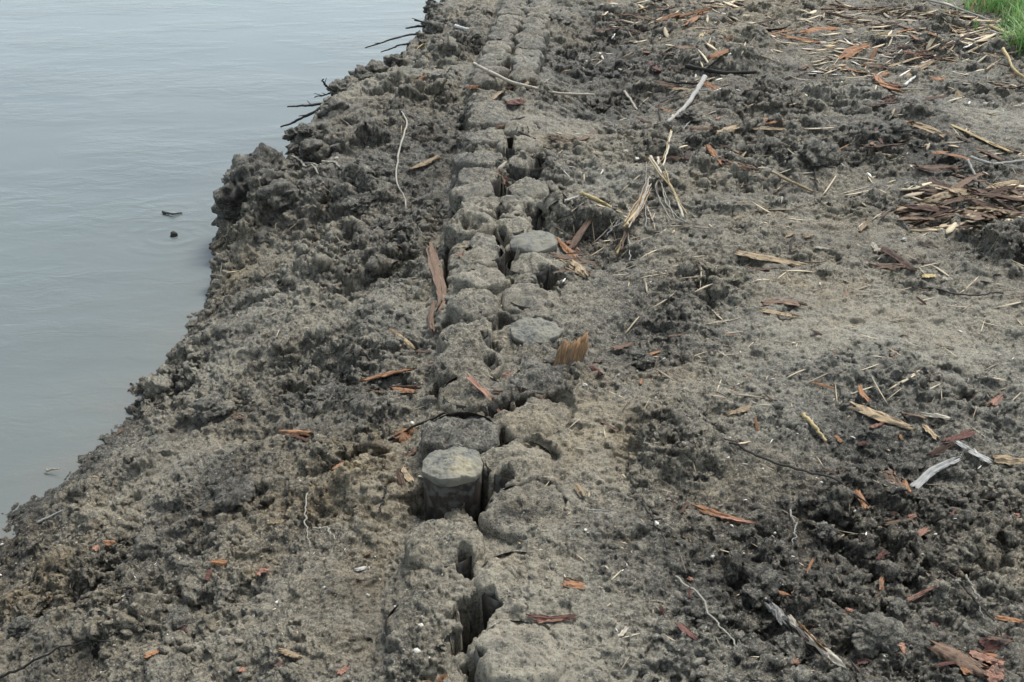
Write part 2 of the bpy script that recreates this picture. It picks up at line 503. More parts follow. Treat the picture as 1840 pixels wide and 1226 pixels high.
SOIL = soil_material('soil')
CAPM = soil_material('pile_mud', bump=.9)
M = dict(
    orange=fibre_material('orange_bark', (.13, .060, .03), (.40, .205, .105), .34),
    salmon=fibre_material('salmon_bark', (.16, .075, .055), (.42, .24, .17), .35),
    red=fibre_material('red_bark', (.05, .025, .02), (.17, .075, .058), .4),
    brown=fibre_material('brown_bark', (.045, .03, .022), (.22, .145, .10), .3),
    umber=fibre_material('dark_bark', (.025, .016, .013), (.11, .062, .045), .25),
    tan=fibre_material('tan_wood', (.14, .098, .06), (.46, .35, .22), .36),
    straw=fibre_material('straw', (.28, .21, .10), (.58, .46, .25), .18, su=2),
    pale=fibre_material('pale_wood', (.22, .19, .15), (.54, .49, .40), .3),
    grey=fibre_material('grey_wood', (.17, .16, .145), (.42, .40, .37), .15),
    white=fibre_material('white_wood', (.24, .23, .21), (.68, .67, .64), .2),
    dark=fibre_material('dark_twig', (.012, .011, .010), (.06, .052, .045), .1),
    yellow=fibre_material('split_wood', (.05, .030, .016), (.31, .18, .085), .4),
    root=fibre_material('pale_root', (.18, .165, .135), (.40, .37, .31), .25, su=3),
    shaft=fibre_material('pile_shaft', (.012, .010, .008), (.06, .048, .038), .55, su=3, sv=20),
)

# ------------------------------------------------------------------ ground sheet
dsr = .00068
s_in = np.arange(-.44, .44, dsr)
grow, st_ = [.44], .0009
while grow[-1] < 14:
    st_ *= 1.010 if grow[-1] < .95 else 1.25
    grow.append(grow[-1] + st_)
S = np.concatenate([-np.array(grow[::-1]), s_in, np.array(grow)])
rows = [1.12]
while rows[-1] < 9.0:
    rows.append(rows[-1] + (rows[-1] + 1.0) * .00100)
while rows[-1] < 400:
    rows.append(rows[-1] + max(.012, (rows[-1] - 8.9) * .09))
back = [1.12]
while back[-1] > -60:
    back.append(back[-1] - max(.006, (1.14 - back[-1]) * .12))
R = np.array(back[1:][::-1] + rows)
WY = np.where(R > .3, R + 1.0, 1.3)
GX = (S[None, :] * WY[:, None]); GY = np.repeat(R[:, None], len(S), 1)
print('ground grid', GX.shape)
mk = macro(GX, GY)
keep = mk > -.78
vi = np.full(GX.shape, -1, dtype=np.int64)
fk = keep[:-1, :-1] | keep[1:, :-1] | keep[:-1, 1:] | keep[1:, 1:]
vk = np.zeros(GX.shape, dtype=bool)
vk[:-1, :-1] |= fk; vk[1:, :-1] |= fk; vk[:-1, 1:] |= fk; vk[1:, 1:] |= fk
vi[vk] = np.arange(vk.sum())
x = GX[vk]; y = GY[vk]
F = soil_fields(x, y)
z = ground(x, y, F, fine=False)


def displaced(x, y, z, fn):
    """push the sheet out along its own normals"""
    XG, YG, ZG = GX.copy(), GY.copy(), mk.copy()
    XG[vk], YG[vk], ZG[vk] = x, y, z
    e1 = np.stack([np.gradient(q, axis=1)[vk] for q in (XG, YG, ZG)], -1)
    e2 = np.stack([np.gradient(q, axis=0)[vk] for q in (XG, YG, ZG)], -1)
    nn = np.cross(e1, e2); nn /= np.linalg.norm(nn, axis=1)[:, None] + 1e-12
    nn[nn[:, 2] < 0] *= -1
    nn[:, 2] = np.maximum(nn[:, 2], .15)
    d = fn(x + .4 * z, y + .9 * z, F[1])
    return x + nn[:, 0] * d, y + nn[:, 1] * d, z + nn[:, 2] * d


x, y, z = displaced(x, y, z, mid_relief)
x, y, z = displaced(x, y, z, fine_relief)
i, j = np.nonzero(fk)
quads = np.stack([vi[i, j], vi[i, j + 1], vi[i + 1, j + 1], vi[i + 1, j]], 1)
dampz = 1 - sst(WATER_Z + .02, WATER_Z + .12, z + fbm(x, y, .1, 3, 2) * .05)      # wet line at the water's edge
g = make_obj('ground', np.stack([x, y, z], 1), quads, SOIL, attrs={'tone': F[0] - .38 * dampz, 'hue': F[2] + .2 * dampz})
tag(g, kind='structure')
del GX, GY, mk, vi

# ------------------------------------------------------------------ water
m, nt, b = newmat('river_water')
geo = N(nt, 'ShaderNodeNewGeometry')
mp = N(nt, 'ShaderNodeMapping'); mp.inputs['Scale'].default_value = (1.0, 1.9, 1); mp.inputs['Rotation'].default_value = (0, 0, math.radians(-24))
nt.links.new(geo.outputs['Position'], mp.inputs[0])


def wnoise(scale, det, rough, dist=0.):
    n = N(nt, 'ShaderNodeTexNoise'); nt.links.new(mp.outputs[0], n.inputs['Vector'])
    n.inputs['Scale'].default_value = scale; n.inputs['Detail'].default_value = det; n.inputs['Roughness'].default_value = rough; n.inputs['Distortion'].default_value = dist
    return n.outputs[0]


n_big = wnoise(1.1, 3, .5); n_mid = wnoise(5.5, 4, .55, .6); n_sm = wnoise(26, 3, .6, .4)
calm = mrange(nt, n_big, .40, .64, .12, 1.0)
hh = math_(nt, 'ADD', math_(nt, 'MULTIPLY', n_mid, .0085), math_(nt, 'MULTIPLY', n_sm, .0017))
hh = math_(nt, 'MULTIPLY', hh, calm)
for (ru_, rv_, ra_, rf_) in ((313, 424, .0016, 70.), (300, 384, .0010, 60.)):          # rings round the floating bits
    rp_ = flat(ru_, rv_, WATER_Z)[0]
    ds_ = N(nt, 'ShaderNodeVectorMath', operation='DISTANCE'); nt.links.new(geo.outputs['Position'], ds_.inputs[0]); ds_.inputs[1].default_value = tuple(rp_)
    q_ = math_(nt, 'MULTIPLY', math_(nt, 'SINE', math_(nt, 'MULTIPLY', ds_.outputs['Value'], rf_)), mrange(nt, ds_.outputs['Value'], .02, .42, ra_, 0.))
    hh = math_(nt, 'ADD', hh, math_(nt, 'MULTIPLY', q_, mrange(nt, n_mid, .4, .6, .1, 1.)))
bp = N(nt, 'ShaderNodeBump'); bp.inputs['Strength'].default_value = .8; bp.inputs['Distance'].default_value = 1.0
nt.links.new(hh, bp.inputs['Height']); nt.links.new(bp.outputs[0], b.inputs['Normal'])
wc = mixc(nt, mrange(nt, wnoise(.9, 4, .6), .35, .65), (.108, .126, .124), (.126, .144, .140))
sh = N(nt, 'ShaderNodeAttribute', attribute_name='shore').outputs['Fac']
wc = mixc(nt, math_(nt, 'MULTIPLY', sh, mrange(nt, wnoise(2.2, 3, .6), .3, .7, .3, 1.0), clamp=True), wc, (.140, .138, .122))
nt.links.new(wc, b.inputs['Base Color'])
b.inputs['Roughness'].default_value = .12
b.inputs['IOR'].default_value = 1.333
b.inputs['Specular IOR Level'].default_value = .5
WATER = m
wv, wf = [], []
ys = np.concatenate([[-80, -20, -6], np.arange(-2, 11, .12), [12, 16, 25, 60, 400]])
us = np.concatenate([[-400, -60, -15], -np.geomspace(6, .05, 30), [.0, .15, .4, 1., 4.]])
for yy in ys:
    lx_ = float(np.interp(yy, LIP[:, 0], LIP[:, 1]))
    for uu in us: wv.append((lx_ + uu, yy, 0.))
nx_ = len(us)
for a in range(len(ys) - 1):
    for c in range(nx_ - 1):
        k = a * nx_ + c
        wf.append((k, k + 1, k + 1 + nx_, k + nx_))
shore = np.tile(np.exp(-np.abs(np.minimum(us, 0)) / .28), len(ys))       # silt in the shallows
wo_ = make_obj('river_water', wv, wf, WATER, loc=(0, 0, WATER_Z), smooth=False, attrs={'shore': shore})
tag(wo_, kind='structure')


# ------------------------------------------------------------------ piles
def radial(prof_r, prof_z, nseg, wob, zn, cx=0., cy=0., seed=0):
    """surface of revolution with a wobbly outline and noise on top; returns verts, faces, uv"""
    v, f, uv = [], [], []
    ang = np.arange(nseg) / nseg * 2 * math.pi
    o = 1 + wob * (fbm(np.cos(ang) * 1.2 + seed * 3.7, np.sin(ang) * 1.2 + seed * 1.9, 1.0, 4, seed % 6) * 2)
    for r_, z_, a_ in zip(prof_r, prof_z, zn):
        px = np.cos(ang) * o * r_; py = np.sin(ang) * o * r_
        pz = z_ + a_ * (fbm(px + cx, py + cy, .06, 4, 1) * .03 + fine_relief(px + cx, py + cy, .45) * .9 + lumps(px + cx, py + cy, .017, 2, .6) * .007)
        v.append(np.stack([px, py, pz], 1))
        uv.append(np.stack([np.full(nseg, z_ * 4), ang / 6.283], 1))
    nr = len(prof_r)
    V = np.concatenate(v); U = np.concatenate(uv)
    for a in range(nr - 1):
        for s in range(nseg):
            s2 = (s + 1) % nseg
            f.append((a * nseg + s, a * nseg + s2, (a + 1) * nseg + s2, (a + 1) * nseg + s))
    return V, np.array(f), U


m, nt, b = newmat('cut_wood_end')          # weathered, dirty end grain with rings
tc = N(nt, 'ShaderNodeTexCoord')
ln = N(nt, 'ShaderNodeVectorMath', operation='LENGTH')
nz = N(nt, 'ShaderNodeTexNoise'); nt.links.new(tc.outputs['Object'], nz.inputs['Vector']); nz.inputs['Scale'].default_value = 22; nz.inputs['Detail'].default_value = 4
vm = N(nt, 'ShaderNodeVectorMath', operation='MULTIPLY'); vm.inputs[1].default_value = (1, 1, 0)
nt.links.new(tc.outputs['Object'], vm.inputs[0]); nt.links.new(vm.outputs[0], ln.inputs[0])
rad = math_(nt, 'ADD', ln.outputs['Value'], math_(nt, 'MULTIPLY', nz.outputs[0], .012))
ring = math_(nt, 'SINE', math_(nt, 'MULTIPLY', rad, 620.))
cA = mixc(nt, mrange(nt, ring, -1, 1), (.095, .10, .096), (.14, .143, .132))
n5 = N(nt, 'ShaderNodeTexNoise'); nt.links.new(tc.outputs['Object'], n5.inputs['Vector']); n5.inputs['Scale'].default_value = 150; n5.inputs['Detail'].default_value = 3
cA = mixc(nt, mrange(nt, n5.outputs[0], .42, .6), cA, (.07, .07, .062))
n6 = N(nt, 'ShaderNodeTexNoise'); nt.links.new(tc.outputs['Object'], n6.inputs['Vector']); n6.inputs['Scale'].default_value = 34; n6.inputs['Detail'].default_value = 5
cA = mixc(nt, mrange(nt, n6.outputs[0], .38, .52), cA, (.155, .146, .118))
atc = N(nt, 'ShaderNodeAttribute', attribute_name='fresh').outputs['Fac']
cA = mixc(nt, math_(nt, 'MULTIPLY', atc, mrange(nt, nz.outputs[0], .35, .6)), cA, (.34, .29, .18))
nt.links.new(cA, b.inputs['Base Color']); b.inputs['Roughness'].default_value = .8
bp = N(nt, 'ShaderNodeBump'); bp.inputs['Strength'].default_value = .6; bp.inputs['Distance'].default_value = .004
nt.links.new(n5.outputs[0], bp.inputs['Height']); nt.links.new(bp.outputs[0], b.inputs['Normal'])
ENDM = m

ORD = ['nearest', 'second nearest', 'third nearest', 'fourth nearest', 'fifth nearest', 'sixth nearest', 'seventh nearest', 'eighth nearest', 'ninth nearest', 'tenth nearest',
       'eleventh nearest', 'twelfth nearest', 'thirteenth nearest', 'fourteenth nearest', 'fifteenth nearest', 'sixteenth nearest', 'seventeenth nearest', 'eighteenth nearest', 'nineteenth nearest',
       'twentieth nearest', '21st nearest', '22nd nearest', '23rd nearest', '24th nearest', '25th nearest', '26th nearest', '27th nearest', '28th nearest', '29th nearest', '30th nearest',
       '31st nearest', '32nd nearest', '33rd nearest', '34th nearest', '35th nearest', '36th nearest', '37th nearest', '38th nearest']
left_i, right_i = [], []
for k in range(len(PILES)):
    (left_i if PW[k, 0] < row_x(PW[k, 1]) else right_i).append(k)
rank = {}
for lst, nm in ((left_i, 'water-side'), (right_i, 'land-side')):
    lst.sort(key=lambda k: PW[k, 1])
    for q, k in enumerate(lst): rank[k] = (ORD[q], nm)
for k, (u, v, w, zt, kd) in enumerate(PILES):
    px, py, _, r = PW[k]
    root = empty('timber_pile', (px, py, 0.))
    od, sd_ = rank[k]
    if kd == 1:
        lab = 'timber pile standing proud with a pale yellowish bare cut end over a dark hole'
    elif kd == 2:
        lab = ('round blue-grey bare cut end of a timber pile beside %s' % ('a split yellow wood piece' if v > 500 else 'torn tan bark splinters'))
    elif kd == 3:
        lab = 'mud-capped timber pile with a dark smear across its top'
    else:
        lab = 'mud-caked timber pile top, %s in the %s row of piles' % (od, sd_)
    tag(root, lab, 'timber pile', 'timber piles driven in two rows along the bank')
    nseg = 128 if py < 3 else (64 if py < 5 else 40)
    nr = 34 if py < 3 else (14 if py < 5 else 9)
    # shaft
    pr = [r * .9, r * .93, r * .93, r * .95, r * .97, r * .9]; pz = [zt - .75, zt - .5, zt - .3, zt - .12, zt - .012, zt - .004]
    V, Fc, U = radial(pr, pz, 40, .06, [0] * 6, px, py, k)
    make_obj('shaft', V, Fc, M['shaft'], root, uv=U)
    tt = np.linspace(0, 1, nr)
    if kd in (1, 2):
        pr = list(r * tt) + [r * 1.0, r * .98]
        pz = [zt + .002 + .010 * (1 - t ** 4) for t in tt] + [zt - .006, zt - .016]
        V, Fc, U = radial(pr, pz, nseg, .11, [.6] * nr + [.4, 0], px, py, k)
        V[:, 2] += V[:, 0] * .04 - V[:, 1] * (.10 if kd == 1 else .02)
        fr = np.exp(-((V[:, 0] - r * .3) ** 2 + (V[:, 1] + r * .3) ** 2) / (r * .55) ** 2) * (.75 if kd == 1 else .05)
        make_obj('cut_end', V, Fc, ENDM, root, uv=U, attrs={'fresh': fr})
    else:
        ex = .98 + .06 * random.random() + (.05 if py > 5 else 0)
        pr = list(r * ex * tt ** .9) + [r * ex * 1.05, r * ex * 1.09, r * 1.08]
        dome = .013 + .012 * random.random()
        pz = [zt - .004 + dome * (1 - t ** 2.3) for t in tt] + [zt - .008, zt - .026, zt - .075]
        V, Fc, U = radial(pr, pz, nseg, .11 + .05 * (k % 3), [1.0] * (nr + 2) + [.3], px, py, k)
        tx = random.uniform(-.06, .06); ty = random.uniform(-.12, .04)
        V[:, 2] += V[:, 0] * tx + V[:, 1] * ty
        for (hx, hy, hrx, hry, dp) in (h_ for h_ in HW if h_[1] < 5.0):             # broken edges where the gaps open
            q = np.sqrt(((V[:, 0] + px - hx) / hrx) ** 2 + ((V[:, 1] + py - hy) / hry) ** 2) + fbm(V[:, 0] + px, V[:, 1] + py, .035, 3, 3) * 1.0
            V[:, 2] -= dp * .7 * (1 - sst(.45, 1.1, q))
        tf = soil_fields(V[:, 0] + px, V[:, 1] + py)
        tone = np.clip(tf[0] + random.uniform(-.08, .08), .35, .9)
        if kd == 3:
            q = np.exp(-(((V[:, 0] - V[:, 1] * .5) / .05) ** 2 + ((V[:, 1] + .03) / .022) ** 2))
            tone = tone - .75 * q
        if kd == 4:
            tone = tone - .14
        make_obj('mud_cap', V, Fc, CAPM, root, uv=U, attrs={'tone': tone, 'hue': tf[2] * (.35 if kd == 4 else 1)})


# ------------------------------------------------------------------ strips of bark and wood, sticks, stalks
def frame(P):
    T = np.gradient(P, axis=0)
    T /= np.linalg.norm(T, axis=1)[:, None] + 1e-9
    Bn = np.cross(T, np.array([0, 0, 1.])); Bn /= np.linalg.norm(Bn, axis=1)[:, None] + 1e-9
    Nn = np.cross(Bn, T)
    return T, Bn, Nn


def strip_geo(P, w, th, seed, curl=.3, fray=.25, taper=.35, roll=0.):
    """thin split strip along P: ridged top, frayed ends, flat underside"""
    rg = np.random.default_rng(seed)
    n, mcr = len(P), 9
    T, Bn, Nn = frame(P)
    if roll:
        c, s_ = math.cos(roll), math.sin(roll)
        Bn, Nn = Bn * c + Nn * s_, Nn * c - Bn * s_
    L = np.linalg.norm(np.diff(P, axis=0), axis=1).sum()
    tt = np.linspace(0, 1, n)
    wid = w * (1 - taper * np.abs(2 * tt - 1 + rg.uniform(-.4, .4)) ** 2.2) * (1 + .35 * fbm(tt * 5, tt * 0 + seed * .37, 1., 3, seed % 6))
    wid = np.maximum(wid, w * .18)
    e0 = rg.random(mcr) * fray; e1 = rg.random(mcr) * fray
    rid = rg.normal(0, 1, mcr) * th * .55
    top, bot, uv = np.zeros((n, mcr, 3)), np.zeros((n, mcr, 3)), np.zeros((n, mcr, 2))
    for a in range(mcr):
        c = a / (mcr - 1) * 2 - 1
        ti = np.clip(e0[a] + tt * (1 - e0[a] - e1[a]), 0, 1) * (n - 1)
        lo = np.floor(ti).astype(int); hi = np.minimum(lo + 1, n - 1); fr = (ti - lo)[:, None]
        base = P[lo] * (1 - fr) + P[hi] * fr
        b_ = Bn[lo] * (1 - fr) + Bn[hi] * fr; n_ = Nn[lo] * (1 - fr) + Nn[hi] * fr
        ww = wid[lo] * (1 - fr[:, 0]) + wid[hi] * fr[:, 0]
        jit = fbm(tt * 9, tt * 0 + a * 5.1 + seed, 1., 2, a % 6) * w * .16
        off = (c * ww * .5 + jit)[:, None] * b_
        hgt = (-curl * w * .5 * c * c + rid[a] + fbm(tt * 7, tt * 0 + a * 3.3 + seed * .7, 1., 3, (a + 2) % 6) * th * 1.6)[:, None] * n_
        top[:, a] = base + off + hgt + n_ * th * .5
        edge = 1 - .6 * abs(c) ** 3
        bot[:, a] = base + off + hgt * .8 - n_ * th * .5 * edge
        uv[:, a, 0] = tt * max(L * 4, .2); uv[:, a, 1] = a / (mcr - 1) * min(1., w * 25) + seed * .13
    V = np.concatenate([top.reshape(-1, 3), bot.reshape(-1, 3)])
    U = np.concatenate([uv.reshape(-1, 2), uv.reshape(-1, 2)])
    f = []
    o = n * mcr
    for i_ in range(n - 1):
        for a in range(mcr - 1):
            q = i_ * mcr + a
            f.append((q, q + mcr, q + mcr + 1, q + 1))
            f.append((o + q, o + q + 1, o + q + mcr + 1, o + q + mcr))
        for a in (0, mcr - 1):
            q = i_ * mcr + a
            f.append((q, o + q, o + q + mcr, q + mcr) if a else (q, q + mcr, o + q + mcr, o + q))
    for i_ in (0, n - 1):
        for a in range(mcr - 1):
            q = i_ * mcr + a
            f.append((q, q + 1, o + q + 1, o + q) if i_ == 0 else (q, o + q, o + q + 1, q + 1))
    return V, np.array(f), U


def tube_geo(P, rad, seed, nseg=8, taper=.5, knot=.16):
    n = len(P)
    T, Bn, Nn = frame(P)
    tt = np.linspace(0, 1, n)
    rr = rad * (1 - taper * tt) * (1 + knot * 2 * fbm(tt * 11, tt * 0 + seed * .61, 1., 3, seed % 6))
    v, uv, f = [], [], []
    L = np.linalg.norm(np.diff(P, axis=0), axis=1).sum()
    for i_ in range(n):
        for s in range(nseg):
            a = s / nseg * 2 * math.pi
            k_ = 1 + .18 * math.sin(a * 2 + seed)
            v.append(P[i_] + (Bn[i_] * math.cos(a) + Nn[i_] * math.sin(a)) * rr[i_] * k_)
            uv.append((tt[i_] * L * 4, s / nseg + seed * .17))
    for i_ in range(n - 1):
        for s in range(nseg):
            s2 = (s + 1) % nseg
            f.append((i_ * nseg + s, i_ * nseg + s2, (i_ + 1) * nseg + s2, (i_ + 1) * nseg + s))
    for base, tip in ((0, P[0]), ((n - 1) * nseg, P[-1])):
        q = len(v); v.append(tip); uv.append((0, 0))
        for s in range(nseg):
            s2 = (s + 1) % nseg
            f.append((base + s2, base + s, q, q) if base == 0 else (base + s, base + s2, q, q))
    V = np.array(v)
    fq = np.array(f)
    # caps as degenerate-free triangles: lift to quads by splitting the tip
    tri = fq[:, 2] == fq[:, 3]
    if tri.any():
        fq = fq[~tri] if False else fq
    return V, fq, np.array(uv)


def mesh_mixed(name, V, F, U, mat, parent=None, loc=(0, 0, 0)):
    """quads plus tri caps marked by a repeated last index"""
    me = bpy.data.meshes.new(name)
    fl = [tuple(int(q) for q in (f if f[2] != f[3] else f[:3])) for f in F]
    me.from_pydata([tuple(p) for p in V], [], fl)
    l = me.uv_layers.new(name='UVMap')
    li = np.zeros(len(me.loops), dtype=np.int32); me.loops.foreach_get('vertex_index', li)
    l.data.foreach_set('uv', np.asarray(U, dtype=np.float32)[li].ravel())
    me.polygons.foreach_set('use_smooth', np.ones(len(me.polygons), dtype=bool))
    me.materials.append(mat)
    o = bpy.data.objects.new(name, me); COL.objects.link(o); o.location = loc
    if parent: o.parent = parent
    return o


SEED = [100]


def nseed():
    SEED[0] += 1
    return SEED[0]


def resample(P, n):
    P = np.asarray(P, dtype=float)
    d = np.concatenate([[0], np.cumsum(np.linalg.norm(np.diff(P, axis=0), axis=1))])
    t = np.linspace(0, d[-1], n)
    Q = np.stack([np.interp(t, d, P[:, k]) for k in range(3)], 1)
    if len(P) > 2:                                     # round the bends
        for _ in range(max(2, n // 12)):
            Q[1:-1] = .25 * Q[:-2] + .5 * Q[1:-1] + .25 * Q[2:]
    return Q


def lay(px, n, rigid, lift, pc=86):
    P = [hit(u, v)[0] for (u, v) in px]
    Q = resample(P, n)
    gz = ground(Q[:, 0], Q[:, 1])
    if rigid:
        t = np.linspace(0, 1, n)
        A = np.stack([np.ones(n), t], 1)
        co = np.linalg.lstsq(A, gz, rcond=None)[0]
        line = A @ co
        Q[:, 2] = line + np.percentile(gz - line, pc) + lift
    else:
        gz = np.max(np.stack([np.roll(np.pad(gz, 3, mode='edge'), q)[3:-3] for q in (-2, -1, 0, 1, 2)]), axis=0)
        k = max(3, n // 6)
        pad = np.pad(gz, k, mode='edge')
        Q[:, 2] = np.maximum(np.convolve(pad, np.ones(2 * k + 1) / (2 * k + 1), 'valid'), gz * .6 + .4 * np.convolve(pad, np.ones(2 * k + 1) / (2 * k + 1), 'valid')) + lift
    return Q


def bark(px, wpx, col, label, cat='bark', name='bark_strip', curl=.3, fray=.22, th=None, group=None, roll=0., lift=None, rigid=True, zoff=0., parent=None):
    sd_ = nseed()
    mid = px[len(px) // 2]
    t = hit(*mid)[1]
    w = wpx * t / FPX
    th = th or min(max(.1 * w, .0016), .005)
    n = 26
    Q = lay(px, n, rigid, (lift if lift is not None else th * 1.0 + curl * w * .25) + zoff, 80)
    o0 = Q[n // 2].copy()
    V, f, U = strip_geo(Q - o0, w, th, sd_, curl, fray, roll=roll)
    o = make_obj(name, V, f, M[col], parent, tuple(o0 - np.array(parent.location)) if parent else tuple(o0), uv=U)
    if not parent: tag(o, label, cat, group)
    return o


def stick(px, wpx, col, label, cat='stick', name='stick', taper=.5, rigid=True, lift=None, group=None, z=None, wob=.004, stubs=0, parent=None, knot=.16):
    sd_ = nseed()
    t = hit(*px[len(px) // 2])[1]
    r = wpx * t / FPX / 2
    n = 30
    if z is None:
        Q = lay(px, n, rigid, lift if lift is not None else r * .9)
    else:
        P = []
        for (u, v), zz in zip(px, z):
            P.append(flat(u, v, zz)[0])
        Q = resample(P, n)
    Q[:, 0] += fbm(np.arange(n) * .35, np.full(n, sd_ * 1.7), 1., 3, 1) * wob * 2
    Q[:, 1] += fbm(np.arange(n) * .35, np.full(n, sd_ * 2.9), 1., 3, 2) * wob * 2
    o0 = Q[n // 2].copy()
    V, f, U = tube_geo(Q - o0, r, sd_, 8, taper, knot)
    Vs, fs, Us = [V], [f], [U]
    base = len(V)
    for s in range(stubs):
        i_ = int(random.uniform(.15, .85) * n)
        d = (Q[min(i_ + 1, n - 1)] - Q[i_ - 1]); d /= np.linalg.norm(d)
        sidev = np.cross(d, [0, 0, 1.]) * random.choice((-1, 1)) + np.array([0, 0, random.uniform(.2, .9)]) + d * .5
        sidev /= np.linalg.norm(sidev)
        Ls = r * random.uniform(4, 10)
        PP = np.array([Q[i_] - o0 + sidev * Ls * k / 5 for k in range(6)])
        v2, f2, u2 = tube_geo(PP, r * .5, sd_ + s, 6, .6)
        Vs.append(v2); fs.append(f2 + base); Us.append(u2); base += len(v2)
    o = mesh_mixed(name, np.concatenate(Vs), np.concatenate(fs), np.concatenate(Us), M[col], parent, tuple(o0) if not parent else tuple(o0 - np.array(parent.location)))
    if not parent: tag(o, label, cat, group)
    return o


